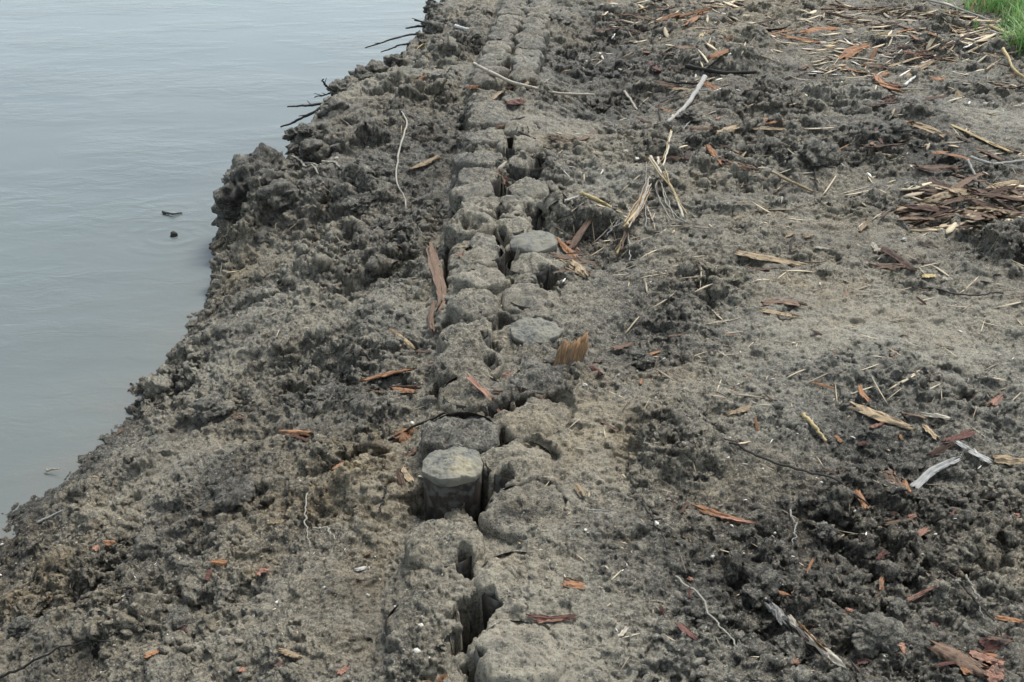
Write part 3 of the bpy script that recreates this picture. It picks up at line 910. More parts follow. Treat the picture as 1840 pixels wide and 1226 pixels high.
# ---- bark strips and chips that can be told apart in the photograph
B = [
    # px line, width px, colour, label
    ([(640, 676), (690, 667), (750, 660)], 20, 'orange', 'long orange-brown bark strip lying on the mud left of the pile row'),
    ([(690, 686), (760, 672)], 9, 'umber', 'dark bark sliver along the lower edge of the long orange-brown strip'),
    ([(702, 690), (748, 694)], 13, 'orange', 'short orange bark chip just below the long orange-brown strip'),
    ([(655, 692), (690, 694)], 5, 'brown', 'small brown bark sliver under the left end of the long orange strip'),
    ([(838, 690), (880, 694), (922, 704)], 15, 'salmon', 'pinkish bark peel lying across a mud-caked pile top'),
    ([(850, 684), (905, 690)], 9, 'red', 'dark red bark sliver above the pinkish peel on the pile top'),
    ([(868, 700), (918, 712)], 6, 'umber', 'dark bark sliver below the pinkish peel on the pile top'),
    ([(772, 440), (785, 475), (795, 515), (784, 560)], 17, 'brown', 'long tan-brown bark peel curling down the water side of the piles'),
    ([(778, 520), (772, 560), (780, 575)], 10, 'brown', 'brown lower end of bark beside the long tan peel'),
    ([(712, 770), (742, 742)], 22, 'orange', 'crumbly orange bark lump left of a mud-caked pile'),
    ([(722, 792), (748, 780)], 12, 'brown', 'brown bark lump just below the crumbly orange one'),
    ([(720, 812), (742, 845)], 10, 'tan', 'tan wood splinter in the dark hollow left of the proud pile'),
    ([(712, 818), (722, 850)], 7, 'umber', 'dark wood splinter in the hollow left of the proud pile'),
    ([(1318, 452), (1380, 466), (1448, 481)], 13, 'tan', 'long tan split of wood on pale sand right of the straw bundle'),
    ([(1335, 470), (1400, 484)], 7, 'brown', 'dark brown bark underside below the long tan split'),
    ([(1362, 545), (1405, 540), (1452, 548)], 20, 'brown', 'broad flat brown bark chunk on the pale sand in mid picture'),
    ([(1358, 556), (1445, 562)], 8, 'tan', 'tan strip along the front of the broad flat bark chunk'),
    ([(1240, 905), (1300, 926), (1366, 944)], 15, 'orange', 'long rusty bark strip lying on grey mud in the right foreground'),
    ([(1280, 925), (1360, 941)], 8, 'salmon', 'reddish sliver along the lower edge of the long rusty strip'),
    ([(1212, 1112), (1230, 1140), (1252, 1172)], 11, 'red', 'narrow red bark sliver beside the thin grey stalk'),
    ([(1008, 1048), (1054, 1046)], 13, 'orange', 'short bright orange bark chunk on smooth mud right of the piles'),
    ([(1012, 1034), (1046, 1036)], 10, 'brown', 'brown bark piece just behind the bright orange chunk'),
    ([(942, 1094), (990, 1104), (1044, 1102)], 9, 'red', 'thin reddish brown bark sliver on smooth mud nearest the piles'),
    ([(960, 1106), (1020, 1108)], 6, 'salmon', 'pinkish bark sliver against the thin reddish brown one'),
    ([(1522, 730), (1575, 755), (1642, 782)], 15, 'tan', 'long weathered tan bark strip on the right hand ground'),
    ([(1560, 755), (1640, 778)], 6, 'umber', 'dark sliver beneath the long weathered tan strip'),
    ([(1612, 752), (1665, 758)], 8, 'brown', 'brown bark sliver touching the end of the weathered tan strip'),
    ([(1645, 748), (1690, 758), (1718, 768)], 8, 'pale', 'pale wood splinter right of the weathered tan strip'),
    ([(1655, 762), (1670, 780), (1686, 800)], 9, 'tan', 'tan wood splinter pointing down from the pale splinter'),
    ([(1690, 812), (1718, 795), (1752, 782)], 13, 'red', 'deep red bark leaf above the white wood piece'),
    ([(1664, 826), (1712, 806)], 13, 'umber', 'dark brown bark under the deep red leaf'),
    ([(1706, 806), (1745, 813), (1790, 821)], 9, 'white', 'straight whitish wood stick at the right edge'),
    ([(1782, 814), (1850, 820)], 15, 'tan', 'tan bark-covered piece cut off by the right edge'),
    ([(1638, 866), (1672, 846), (1698, 836), (1726, 832)], 15, 'white', 'bent white weathered wood piece on dark mud'),
    ([(1592, 842), (1612, 875), (1624, 900)], 22, 'brown', 'wide triangular brown bark flake on dark crumbs'),
    ([(1626, 850), (1632, 884)], 9, 'orange', 'narrow orange bark flake beside the wide triangular one'),
    ([(1534, 878), (1548, 905), (1556, 936)], 9, 'orange', 'long forked rusty bark sliver on dark crumbs'),
    ([(1562, 900), (1554, 935)], 6, 'brown', 'brown prong beside the forked rusty sliver'),
    ([(1644, 957), (1672, 934)], 10, 'salmon', 'bright salmon bark chip alone on the dark crumbs'),
    ([(1660, 1152), (1705, 1172), (1778, 1212)], 28, 'brown', 'large brown bark slab in the bottom right corner'),
    ([(1738, 1168), (1770, 1178), (1808, 1192)], 17, 'salmon', 'salmon bark curl lying on the large brown slab'),
    ([(1728, 1192), (1742, 1214)], 12, 'orange', 'small orange bark chip below the large brown slab'),
    ([(1770, 1222), (1796, 1204)], 24, 'salmon', 'pale salmon bark piece at the bottom edge under the large slab'),
    ([(1762, 1156), (1820, 1150)], 22, 'red', 'dark red leaf-shaped bark right of the large brown slab'),
    ([(1622, 1079), (1680, 1070)], 7, 'salmon', 'thin pink bark sliver over a dark clod at lower right'),
    ([(1788, 1104), (1845, 1118)], 10, 'orange', 'orange-tan bark splinter at the lower right edge'),
    ([(1780, 738), (1804, 702)], 9, 'salmon', 'upright orange bark splinter near the right edge'),
    ([(1766, 732), (1796, 714)], 8, 'brown', 'brown bark splinter leaning on the upright orange one'),
    ([(1298, 310), (1330, 322), (1362, 338)], 14, 'brown', 'brown bark slab right of the straw stalks'),
    ([(1238, 236), (1262, 250), (1288, 254)], 13, 'brown', 'brown bark flake left of the pale tan flake'),
    ([(1282, 260), (1328, 238)], 11, 'tan', 'pale tan bark flake on the brown flake'),
    ([(1298, 266), (1338, 270)], 6, 'tan', 'thin curled tan flake just below the pale tan flake'),
    ([(1268, 272), (1300, 298)], 9, 'orange', 'rusty bark scrap between the tan flakes and the brown slab'),
    ([(1282, 278), (1318, 304)], 7, 'umber', 'dark bark sliver below the rusty scrap'),
    ([(1068, 404), (1045, 425), (1022, 446)], 12, 'brown', 'weathered brown bark strip sloping down to the blue-grey pile'),
    ([(998, 430), (1018, 452), (1038, 470)], 12, 'orange', 'orange wood splinter crossing the dark branch beside the pile'),
    ([(984, 460), (1030, 470), (1078, 477)], 10, 'brown', 'brown wood splinter lying across others beside the blue-grey pile'),
    ([(1016, 474), (1040, 484), (1056, 498)], 17, 'tan', 'short wide tan splinter with frayed end beside the pile'),
    ([(1012, 432), (1030, 440), (1042, 452)], 8, 'salmon', 'pinkish wood splinter among the splinters beside the pile'),
    ([(1706, 222), (1762, 250), (1822, 280)], 9, 'straw', 'long bright tan split of wood at upper right'),
    ([(1748, 268), (1780, 280), (1812, 297)], 13, 'brown', 'brown bark strip just below the long bright split'),
    ([(1775, 262), (1840, 275)], 8, 'brown', 'brown bark sliver at the right edge beside the bright split'),
    ([(1640, 312), (1690, 310), (1734, 304)], 14, 'brown', 'brown bark piece lying behind the bark heap'),
    ([(1632, 306), (1668, 312)], 5, 'tan', 'thin tan sliver left of the bark behind the heap'),
    ([(1568, 432), (1582, 450)], 10, 'pale', 'pale wood chip at the top of the dark bark strip'),
    ([(1586, 446), (1615, 470), (1648, 492)], 15, 'umber', 'dark bark strip with a red crumb on sand'),
    ([(1588, 455), (1612, 462)], 9, 'red', 'red bark crumb on the dark bark strip'),
    ([(1560, 470), (1612, 488)], 7, 'umber', 'thin dark sliver left of the dark bark strip'),
    ([(1655, 498), (1682, 500)], 10, 'straw', 'pale straw-coloured chip at the end of the dark strip'),
    ([(1690, 503), (1712, 504)], 7, 'pale', 'small pale chip right of the straw-coloured chip'),
    ([(1812, 436), (1846, 458)], 11, 'tan', 'tan bark splinter at the right edge below the bark heap'),
    ([(1543, 416), (1558, 400)], 9, 'tan', 'single small tan flake on sand left of the bark heap'),
    ([(1410, 428), (1428, 416)], 6, 'tan', 'tan chip at the left of the twig cluster on sand'),
    ([(1416, 458), (1440, 450)], 6, 'brown', 'brown twig scrap below the tan chip on sand'),
    ([(1442, 424), (1464, 420)], 9, 'tan', 'tan curled chip at the right of the twig cluster'),
    ([(1460, 446), (1496, 448)], 7, 'pale', 'pale flat chip right of the twig cluster'),
    ([(1572, 138), (1590, 158), (1625, 172)], 13, 'orange', 'broad orange-tan bark flake propped on dark mud'),
    ([(1590, 152), (1622, 156)], 13, 'salmon', 'pinkish bark flake tucked behind the broad orange-tan one'),
    ([(1584, 182), (1612, 178)], 15, 'umber', 'dark bark lump in front of the broad orange-tan flake'),
    ([(1636, 68), (1646, 80), (1652, 90)], 14, 'orange', 'orange bark chip standing upright in the upper heap'),
    ([(1658, 76), (1682, 86)], 8, 'orange', 'orange bark chip right of the upright one'),
    ([(1600, 82), (1612, 98)], 8, 'brown', 'brown bark chip at the left of the upper heap'),
    ([(1632, 92), (1662, 98)], 8, 'tan', 'pale tan chip in front of the upright chip'),
    ([(1650, 98), (1700, 104)], 8, 'umber', 'dark red-brown chip at the right of the upper heap'),
    ([(1620, 102), (1660, 104)], 6, 'salmon', 'pinkish chip along the front of the upper heap'),
    ([(1610, 90), (1630, 94)], 7, 'pale', 'pale chip left of the upright chip in the upper heap'),
    ([(1258, 72), (1268, 54)], 8, 'straw', 'single upright straw-coloured leaf on dark far ground'),
    ([(1155, 95), (1170, 94)], 7, 'salmon', 'single bright orange chip on far dark clods'),
    ([(1166, 112), (1172, 128), (1186, 140)], 10, 'red', 'dark red bark scrap below the single bright orange chip'),
    ([(1140, 212), (1176, 222)], 6, 'red', 'reddish bark scrap left of the grey stick'),
    ([(1284, 212), (1296, 206)], 6, 'salmon', 'pinkish chip right of the grey stick'),
    ([(1372, 206), (1380, 226)], 9, 'orange', 'upright orange bark scrap on the middle right clods'),
    ([(1445, 268), (1466, 250)], 7, 'orange', 'orange-brown sliver left of the dark mound'),
    ([(1570, 246), (1582, 286)], 5, 'red', 'thin reddish sliver standing on the dark mound'),
    ([(1660, 262), (1668, 256)], 6, 'straw', 'tiny bright flake on the dark mound'),
    ([(735, 312), (768, 295), (796, 279)], 9, 'tan', 'tan-brown wood lath on the clods left of the piles'),
    ([(724, 156), (748, 154), (768, 146)], 9, 'orange', 'orange-tan bark sliver on the upper bank slope'),
    ([(842, 158), (860, 156)], 11, 'orange', 'orange chip at the water side of the far piles'),
    ([(784, 98), (792, 102)], 7, 'salmon', 'tiny salmon chip on the far bank slope'),
    ([(752, 86), (764, 88)], 7, 'straw', 'pale yellow chip at the far bank edge'),
    ([(796, 126), (812, 128)], 5, 'salmon', 'pinkish sliver on the bank left of the pale stick'),
    ([(886, 216), (926, 212)], 8, 'brown', 'brown bark sliver on a far pile top'),
    ([(894, 205), (946, 206)], 4, 'dark', 'thin dark sliver behind the brown one on a far pile top'),
    ([(908, 158), (950, 160)], 6, 'tan', 'tan wood sliver beneath the pale stick'),
    ([(906, 176), (948, 182)], 16, 'red', 'dark reddish broken wood face beneath the pale stick'),
    ([(880, 166), (905, 156)], 5, 'tan', 'short tan splinter left of the reddish broken face'),
    ([(905, 140), (950, 146)], 9, 'yellow', 'yellowish leaf litter patch behind the pale stick'),
    ([(978, 242), (1020, 258), (1040, 260)], 8, 'brown', 'brown bark strip right of the small dead sprig'),
    ([(1018, 256), (1045, 250), (1072, 238)], 9, 'brown', 'upturned tan-brown bark strip right of the small dead sprig'),
    ([(888, 302), (912, 312)], 14, 'salmon', 'pinkish splintered wood between two far piles'),
    ([(880, 300), (912, 292)], 5, 'pale', 'pale twig bit between two far piles'),
    ([(1008, 395), (1045, 385)], 5, 'grey', 'grey sliver left of the yellow stick'),
    ([(820, 360), (826, 386), (818, 396)], 7, 'red', 'reddish bark strip standing at the water side of the piles'),
    ([(812, 360), (816, 394)], 6, 'umber', 'dark bark strip beside the reddish standing strip'),
    ([(905, 378), (960, 396)], 8, 'grey', 'grey flat lath lying over the gap between piles'),
    ([(815, 434), (868, 423)], 4, 'tan', 'thin tan sliver at the edge of a pile top'),
    ([(822, 440), (840, 452)], 11, 'salmon', 'crumbly pinkish bark at the corner of a pile top'),
    ([(915, 452), (932, 462)], 10, 'pale', 'pale crumb of wood at the rim of the blue-grey pile'),
    ([(700, 594), (745, 602)], 9, 'tan', 'tan splinter on the mud left of the piles in mid picture'),
    ([(740, 602), (775, 610)], 6, 'brown', 'brown splinter at the end of the tan one'),
    ([(770, 628), (786, 630)], 8, 'salmon', 'small pink chip left of the middle piles'),
    ([(906, 656), (922, 650)], 11, 'salmon', 'salmon chip between two middle piles'),
    ([(965, 704), (986, 688)], 8, 'red', 'dark pink sliver on a mud-caked pile top'),
    ([(836, 732), (846, 734)], 9, 'salmon', 'tiny salmon chip on a bluish mud-caked pile top'),
    ([(415, 752), (440, 772)], 12, 'brown', 'brown bark flake beside the grey clod on the near slope'),
    ([(498, 770), (562, 768)], 10, 'orange', 'orange bark strip on the near slope above the pale gravel'),
    ([(520, 774), (556, 776)], 7, 'red', 'red sliver under the orange strip on the near slope'),
    ([(1034, 866), (1050, 888)], 11, 'tan', 'tan wood chip on smooth pale mud right of the piles'),
    ([(1075, 752), (1112, 762)], 8, 'brown', 'brown splinter right of the piles above the pale mud'),
    ([(1300, 742), (1352, 734)], 9, 'tan', 'weathered tan splinter in the middle of the right ground'),
    ([(1560, 780), (1586, 772)], 5, 'salmon', 'pink curl left of the weathered strip'),
    ([(160, 856), (186, 857)], 7, 'tan', 'tan chip near the water on the near slope'),
    ([(205, 775), (222, 762)], 7, 'brown', 'brown flake at the water line'),
    ([(168, 990), (178, 978)], 10, 'salmon', 'salmon chip on the near slope, lower of two'),
    ([(186, 978), (208, 962)], 9, 'orange', 'orange bark curl on the near slope beside a salmon chip'),
    ([(478, 938), (515, 928)], 7, 'tan', 'tan straw-like chip in the middle of the near slope'),
    ([(378, 1012), (408, 1004)], 10, 'orange', 'orange chip leaning on the red chip of the near slope'),
    ([(368, 1038), (378, 1018)], 9, 'red', 'red chip under the orange chip of the near slope'),
    ([(460, 1010), (478, 1024)], 16, 'salmon', 'chunky pink bark lump on the near slope'),
    ([(378, 1212), (410, 1216)], 12, 'red', 'red bark chip at the bottom edge left of centre'),
    ([(426, 1198), (440, 1190)], 9, 'salmon', 'small salmon curl above the red chip at the bottom edge'),
    ([(492, 1214), (514, 1204)], 8, 'red', 'small red chip at the bottom edge'),
    ([(604, 1224), (630, 1196)], 8, 'salmon', 'pointed salmon sliver at the bottom edge'),
    ([(708, 1222), (738, 1198)], 8, 'tan', 'tan sliver at the bottom edge left of the piles'),
    ([(744, 1218), (772, 1208)], 9, 'orange', 'orange sliver at the bottom edge by the nearest piles'),
    ([(732, 1212), (742, 1224)], 8, 'salmon', 'salmon chip between tan and orange slivers at the bottom edge'),
    ([(782, 1200), (800, 1188)], 10, 'orange', 'orange chip by the nearest water-side pile'),
    ([(324, 1106), (332, 1130)], 9, 'red', 'red curl on the near slope under a dark clod'),
    ([(260, 1192), (288, 1172)], 7, 'orange', 'thin orange-brown sliver low on the near slope'),
    ([(500, 1182), (545, 1196)], 13, 'tan', 'tan and white bark piece low on the near slope'),
    ([(600, 836), (618, 826)], 11, 'orange', 'orange chip alone on the grey slope left of the proud pile'),
    ([(652, 988), (668, 982)], 6, 'brown', 'small brown twig bit on the clay patch'),
    ([(636, 1010), (660, 1004)], 6, 'white', 'white sliver on the clay patch'),
    ([(1536, 1192), (1562, 1196)], 12, 'red', 'red bark shred at the bottom right between clods'),
    ([(1518, 1096), (1534, 1104)], 7, 'salmon', 'small pink chip beside the broken stick'),
    ([(1424, 1204), (1432, 1192)], 8, 'salmon', 'small salmon chip left of the broken stick'),
    ([(1500, 1012), (1514, 1018)], 8, 'red', 'dull red chip left among the dark crumbs'),
    ([(1574, 1014), (1588, 1006)], 8, 'red', 'dull red chip right among the dark crumbs'),
    ([(1602, 912), (1616, 918)], 7, 'salmon', 'salmon chip just below the triangular flake'),
    ([(1634, 918), (1650, 920)], 8, 'salmon', 'pink chip right of the chip below the triangular flake'),
    ([(1822, 922), (1838, 914)], 10, 'salmon', 'pink chip alone near the right edge'),
    ([(1240, 1022), (1244, 1036)], 8, 'salmon', 'tiny salmon chip above the thin grey stalk'),
    ([(1186, 1082), (1196, 1092)], 6, 'red', 'tiny red chip left of the thin grey stalk'),
    ([(1112, 1142), (1128, 1124)], 7, 'pale', 'pale straw flake on smooth mud in front'),
    ([(1508, 845), (1516, 858)], 7, 'red', 'small red chip above the dark twig'),
    ([(1662, 1074), (1640, 1078)], 5, 'red', 'red shred beside the pink sliver'),
    ([(1670, 1118), (1690, 1116)], 7, 'red', 'red chip above the large brown slab'),
    ([(1618, 1160), (1624, 1180)], 7, 'salmon', 'upright pink chip left of the large brown slab'),
    ([(1500, 790), (1512, 804)], 9, 'orange', 'orange chip by the end of the pale tan stalk'),
    ([(1540, 800), (1556, 803)], 7, 'red', 'small red chip right of the pale tan stalk'),
    ([(1600, 650), (1612, 642)], 7, 'salmon', 'pink fleck on the pale sand'),
    ([(1752, 700), (1758, 692)], 7, 'red', 'tiny red fleck on the pale sand near the right edge'),
    ([(1066, 660), (1080, 640)], 11, 'umber', 'dark bark sliver right of the split stump'),
    ([(1060, 676), (1085, 684)], 9, 'red', 'dark red bark scrap right of the split stump'),
    ([(1100, 622), (1140, 610)], 8, 'brown', 'brown bark sliver further right of the split stump'),
]
for e in B:
    px, wp, c, lab = e[:4]
    steep = 'standing' in lab or 'upright' in lab.lower()
    bark(px, wp * 1.3, c, lab, cat='wood chip' if any(w_ in lab for w_ in ('wood', 'splinter', 'split', 'lath')) else 'bark',
         name='wood_splinter' if any(w_ in lab for w_ in ('wood', 'splinter', 'split', 'lath')) else ('bark_strip' if wp * 3 < math.dist(px[0], px[-1]) else 'bark_chip'),
         curl=random.uniform(.1, .55), fray=random.uniform(.1, .32), roll=random.uniform(-.35, .35), zoff=.002)

# ---- sticks, stalks, twigs and roots
K = [
    ([(852, 130), (920, 155), (1000, 182), (1066, 200)], 7.5, 'pale', 'long pale bare stick lying across the far piles', 'stick', True),
    ([(1267, 145), (1252, 168), (1235, 192), (1200, 223)], 9, 'grey', 'grey bent stick on the far dark clods', 'stick', True),
    ([(1122, 160), (1134, 178), (1146, 192)], 5, 'pale', 'short pale twig left of the grey bent stick', 'twig', True),
    ([(1186, 188), (1185, 205), (1191, 226)], 4.5, 'dark', 'short dark twig at the foot of the grey bent stick', 'twig', True),
    ([(1252, 202), (1228, 228)], 4, 'grey', 'thin grey twig right of the grey bent stick', 'twig', True),
    ([(1196, 146), (1226, 152), (1256, 152)], 4, 'dark', 'dark twig behind the grey bent stick', 'twig', False),
    ([(1232, 124), (1300, 130), (1360, 130)], 8, 'dark', 'dark half-buried branch on the far ground', 'branch', True),
    ([(1043, 388), (1080, 382), (1120, 377)], 9, 'straw', 'straight yellow stick right of the piles', 'stick', True),
    ([(1213, 1025), (1265, 1085), (1290, 1140), (1324, 1182)], 4.5, 'root', 'thin light grey stalk curving over dark mud', 'stalk', False),
    ([(1308, 808), (1420, 850), (1500, 886), (1562, 922)], 5, 'dark', 'long thin dark twig crossing the right ground', 'twig', False),
    ([(1440, 760), (1465, 778), (1484, 796)], 7, 'straw', 'pale tan stalk with a frayed end on the right ground', 'stalk', True),
    ([(1060, 915), (1096, 912)], 3.5, 'grey', 'short thin grey twig on smooth pale mud', 'twig', True),
    ([(1424, 920), (1428, 950), (1427, 975)], 4, 'grey', 'thin grey root hanging in the dark crumbs', 'root', False),
    ([(722, 212), (732, 245), (712, 310), (712, 340), (728, 365), (731, 388)], 3.8, 'root', 'long wavy pale root lying down the bank slope', 'root', False),
    ([(525, 283), (548, 296), (572, 312)], 5, 'root', 'pale root with a white tip at the bank edge', 'root', False),
    ([(540, 289), (562, 288), (578, 297)], 4, 'root', 'thin pale root just right of the white-tipped one', 'root', False),
    ([(580, 296), (600, 298), (612, 305)], 3.5, 'root', 'short thin pale root further right at the bank edge', 'root', False),
    ([(818, 49), (842, 55)], 6, 'white', 'short white stub on the far bank', 'stub', True),
    ([(-10, 1232), (100, 1190), (160, 1166), (200, 1162)], 5.5, 'dark', 'long dark root in the bottom left corner', 'root', False),
    ([(150, 1102), (200, 1066), (236, 1044)], 6, 'dark', 'dark branched twig on the clay of the near slope', 'twig', True),
    ([(204, 1062), (213, 1102)], 4.5, 'dark', 'dark root hanging down from the branched twig', 'root', False),
    ([(236, 1072), (242, 1122)], 5, 'dark', 'dark upright root right of the branched twig', 'root', False),
    ([(64, 932), (112, 914)], 4.5, 'grey', 'grey twig above the clay at the left edge', 'twig', True),
    ([(548, 868), (546, 910), (550, 945), (556, 972)], 4, 'root', 'thin pale root running down to the clay patch', 'root', False),
    ([(692, 872), (688, 900), (682, 925)], 3.5, 'dark', 'thin dark root on the slope left of the proud pile', 'root', False),
    ([(690, 768), (740, 748), (800, 726)], 5, 'dark', 'dark thin twig sloping up to the middle piles', 'twig', True),
    ([(1300, 792), (1345, 806)], 3.5, 'dark', 'short dark twig above the long thin dark twig', 'twig', True),
    ([(1654, 4), (1700, 12), (1760, 36), (1795, 46)], 5, 'grey', 'long grey-brown cane lying along the grass edge', 'cane', True),
    ([(1778, 46), (1800, 62), (1826, 72)], 6, 'straw', 'yellow cane piece at the foot of the grass', 'cane', True),
    ([(1780, 52), (1796, 68), (1820, 72)], 4.5, 'grey', 'grey cane piece bent beside the yellow one', 'cane', True),
    ([(1798, 112), (1820, 130), (1846, 142)], 6, 'straw', 'pale straw cane at the upper right edge', 'cane', True),
    ([(1770, 130), (1798, 114)], 4.5, 'tan', 'tan cane meeting the pale straw cane', 'cane', True),
    ([(1786, 140), (1846, 150)], 4.5, 'tan', 'tan cane below the pale straw cane', 'cane', True),
    ([(1624, 156), (1645, 140)], 5, 'white', 'short white twig by the propped orange flake', 'twig', True),
    ([(1470, 286), (1464, 320), (1468, 346)], 4, 'dark', 'dark thin stem hanging from a dark clod', 'stem', False),
    ([(1740, 302), (1780, 310), (1845, 302)], 5, 'grey', 'long grey twig running to the right edge', 'twig', True),
    ([(1736, 305), (1762, 336)], 5, 'grey', 'grey twig leaning into the bark heap', 'twig', True),
    ([(1384, 325), (1410, 330), (1462, 342)], 5, 'tan', 'thin tan twig on sand in the middle right', 'twig', True),
    ([(1382, 353), (1415, 332)], 4, 'brown', 'short brown twig crossing under the thin tan twig', 'twig', True),
    ([(1420, 455), (1422, 432), (1426, 420)], 4, 'dark', 'dark upright twig in the twig cluster on sand', 'twig', True),
    ([(1660, 510), (1718, 520), (1800, 524)], 3.5, 'dark', 'thin dark twig on the sand near the right edge', 'twig', False),
    ([(1690, 1052), (1760, 1100), (1784, 1120)], 4, 'dark', 'dark curved twig at lower right', 'twig', False),
    ([(1732, 1056), (1752, 1090), (1778, 1118)], 4.5, 'root', 'thin green-grey stalk at lower right', 'stalk', False),
    ([(1155, 898), (1175, 940), (1200, 985)], 4, 'dark', 'faint dark root on the slope of the right ground', 'root', False),
    ([(560, 936), (590, 940), (600, 960)], 3.5, 'root', 'looped pale root hair above the clay patch', 'root', False),
]
for (px, wp, c, lab, cat, rig) in K:
    stick(px, wp, c, lab, cat, name={'stub': 'twig'}.get(cat, cat), rigid=rig, lift=None if rig else .007, stubs=1 if (cat in ('stick', 'branch') and wp > 7) else 0, taper=random.uniform(.2, .6), wob=.003 if rig else .006)

# split stump beside the pile: upright, torn top
p, t = hit(1022, 652)
hS, rS = 50 * t / FPX / .86, 23 * t / FPX
aa = np.arange(30) / 30 * 2 * math.pi
lv = []
rq = np.random.default_rng(4)
topz = hS * (.74 + .26 * np.sin(aa * 1.0 + 2.2)) * (1 + .45 * fbm(np.cos(aa) * 3.1, np.sin(aa) * 3.1, 1., 3, 1) + .10 * rq.normal(0, 1, 30))
for q_, rr_ in ((0., 1.12), (.25, 1.05), (.5, 1.0), (.75, .98), (1., .92)):
    rad_ = rS * rr_ * (1 + .16 * fbm(np.cos(aa) * 1.5, np.sin(aa) * 1.5, 1., 3, 2) * 2 + .05 * rq.normal(0, 1, 30))
    lv.append(np.stack([np.cos(aa) * rad_, np.sin(aa) * rad_ * .8, q_ * topz - .03 * (1 - q_)], 1))
lv.append(np.stack([np.cos(aa) * rS * .45, np.sin(aa) * rS * .36, topz * .82 + .006 * rq.normal(0, 1, 30)], 1))
lv.append(np.stack([np.cos(aa) * rS * .05, np.sin(aa) * rS * .05, np.full(30, hS * .55)], 1))
V = np.concatenate(lv)
f_ = [(a_ * 30 + k_, a_ * 30 + (k_ + 1) % 30, (a_ + 1) * 30 + (k_ + 1) % 30, (a_ + 1) * 30 + k_) for a_ in range(6) for k_ in range(30)]
U = np.stack([V[:, 2] * 6, np.tile(aa / 6.283, 7) * 2], 1)
o = make_obj('wood_stump', V, f_, M['yellow'], loc=tuple(p - np.array([0, 0, .01])), uv=U)
o.rotation_euler = (math.radians(-24), math.radians(14), 0)
tag(o, 'yellow-brown split wood stump with a torn top beside the blue-grey pile end', 'stump')

# broken stick at lower right: bark-covered rear half, pale split front half
root = empty('broken_stick', tuple(hit(1470, 1170)[0]))
tag(root, 'broken grey stick with yellow split wood at the bottom right', 'stick')
bark([(1366, 1076), (1395, 1096), (1426, 1126)], 17, 'grey', None, name='bark_end', parent=root, curl=1.0, fray=.3, th=.006, lift=.008)
bark([(1412, 1110), (1445, 1150), (1470, 1174), (1494, 1206), (1516, 1240)], 15, 'pale', None, name='split_wood', parent=root, curl=.9, fray=.15, th=.007, lift=.014)
bark([(1428, 1128), (1452, 1154), (1486, 1196)], 8, 'yellow', None, name='yellow_splinter', parent=root, curl=.4, fray=.35, th=.004, lift=.021)
bark([(1420, 1122), (1446, 1158), (1474, 1188)], 6, 'umber', None, name='dark_bark', parent=root, curl=.4, fray=.35, th=.004, lift=.012)


# bundles of dry stalks: one plant clump, many stems
def clump(name, label, stems):
    root = empty(name, tuple(hit(*stems[0][0][0])[0]))
    tag(root, label, 'dry stalks')
    if name == 'stalk_bundle':
        rq = random.Random(len(stems))
        for (px, wp, c, lf) in list(stems[:8]):
            stems.append(([(u + rq.uniform(-7, 7), v + rq.uniform(-8, 8)) for (u, v) in px], wp * .45, rq.choice(('straw', 'brown', 'tan', 'pale')), lf + rq.uniform(0, .012)))
    for (px, wp, c, lf) in stems:
        wp *= .75
        o = stick(px, wp, c, None, name='stem', parent=root, taper=.35, rigid=True, lift=lf, wob=.003)


clump('stalk_bundle', 'tan bundle of crushed stalks leaning over a muddy hollow', [
    ([(1108, 464), (1122, 430), (1140, 390)], 7, 'straw', .012), ([(1114, 466), (1130, 425), (1148, 378)], 6, 'brown', .016), ([(1118, 440), (1140, 392), (1162, 340)], 8, 'tan', .03),
    ([(1124, 436), (1146, 390), (1164, 345)], 7, 'straw', .034), ([(1130, 430), (1150, 395), (1168, 350)], 6, 'brown', .03), ([(1136, 420), (1156, 372), (1166, 330)], 5, 'grey', .034),
    ([(1140, 385), (1158, 350), (1160, 318)], 3, 'grey', .04), ([(1134, 372), (1126, 358)], 4, 'pale', .01), ([(1163, 372), (1168, 390), (1174, 402)], 5, 'pale', .008), ([(1160, 360), (1161, 420)], 3, 'grey', .008),
    ([(1128, 425), (1132, 470)], 3, 'grey', .008), ([(1100, 418), (1128, 408)], 3, 'root', .008), ([(1090, 425), (1112, 408)], 4, 'grey', .008)])
clump('stalk_bundle', 'grey forked dead plant stalks with roots on the sand', [
    ([(1168, 300), (1185, 325), (1210, 362), (1228, 396)], 8, 'pale', .03), ([(1205, 256), (1198, 285), (1190, 316)], 5, 'pale', .03), ([(1182, 292), (1182, 312)], 6, 'pale', .03), ([(1184, 330), (1176, 345), (1186, 375), (1206, 402)], 5, 'root', .012),
    ([(1188, 340), (1196, 372), (1215, 392), (1226, 396)], 4.5, 'root', .016), ([(1205, 402), (1240, 404), (1275, 414)], 5, 'pale', .008), ([(1190, 330), (1206, 360), (1216, 380)], 5, 'tan', .036), ([(1225, 392), (1240, 402), (1262, 408)], 4, 'grey', .01)])
clump('dead_sprig', 'small dead sprig with a ladder of side twigs on the piles', [
    ([(918, 226), (938, 238), (962, 256)], 4, 'dark', .012), ([(928, 232), (932, 226)], 3, 'dark', .02), ([(940, 240), (939, 230)], 3, 'dark', .024), ([(950, 246), (948, 232)], 3, 'dark', .024), ([(960, 254), (990, 262)], 4, 'dark', .01)])

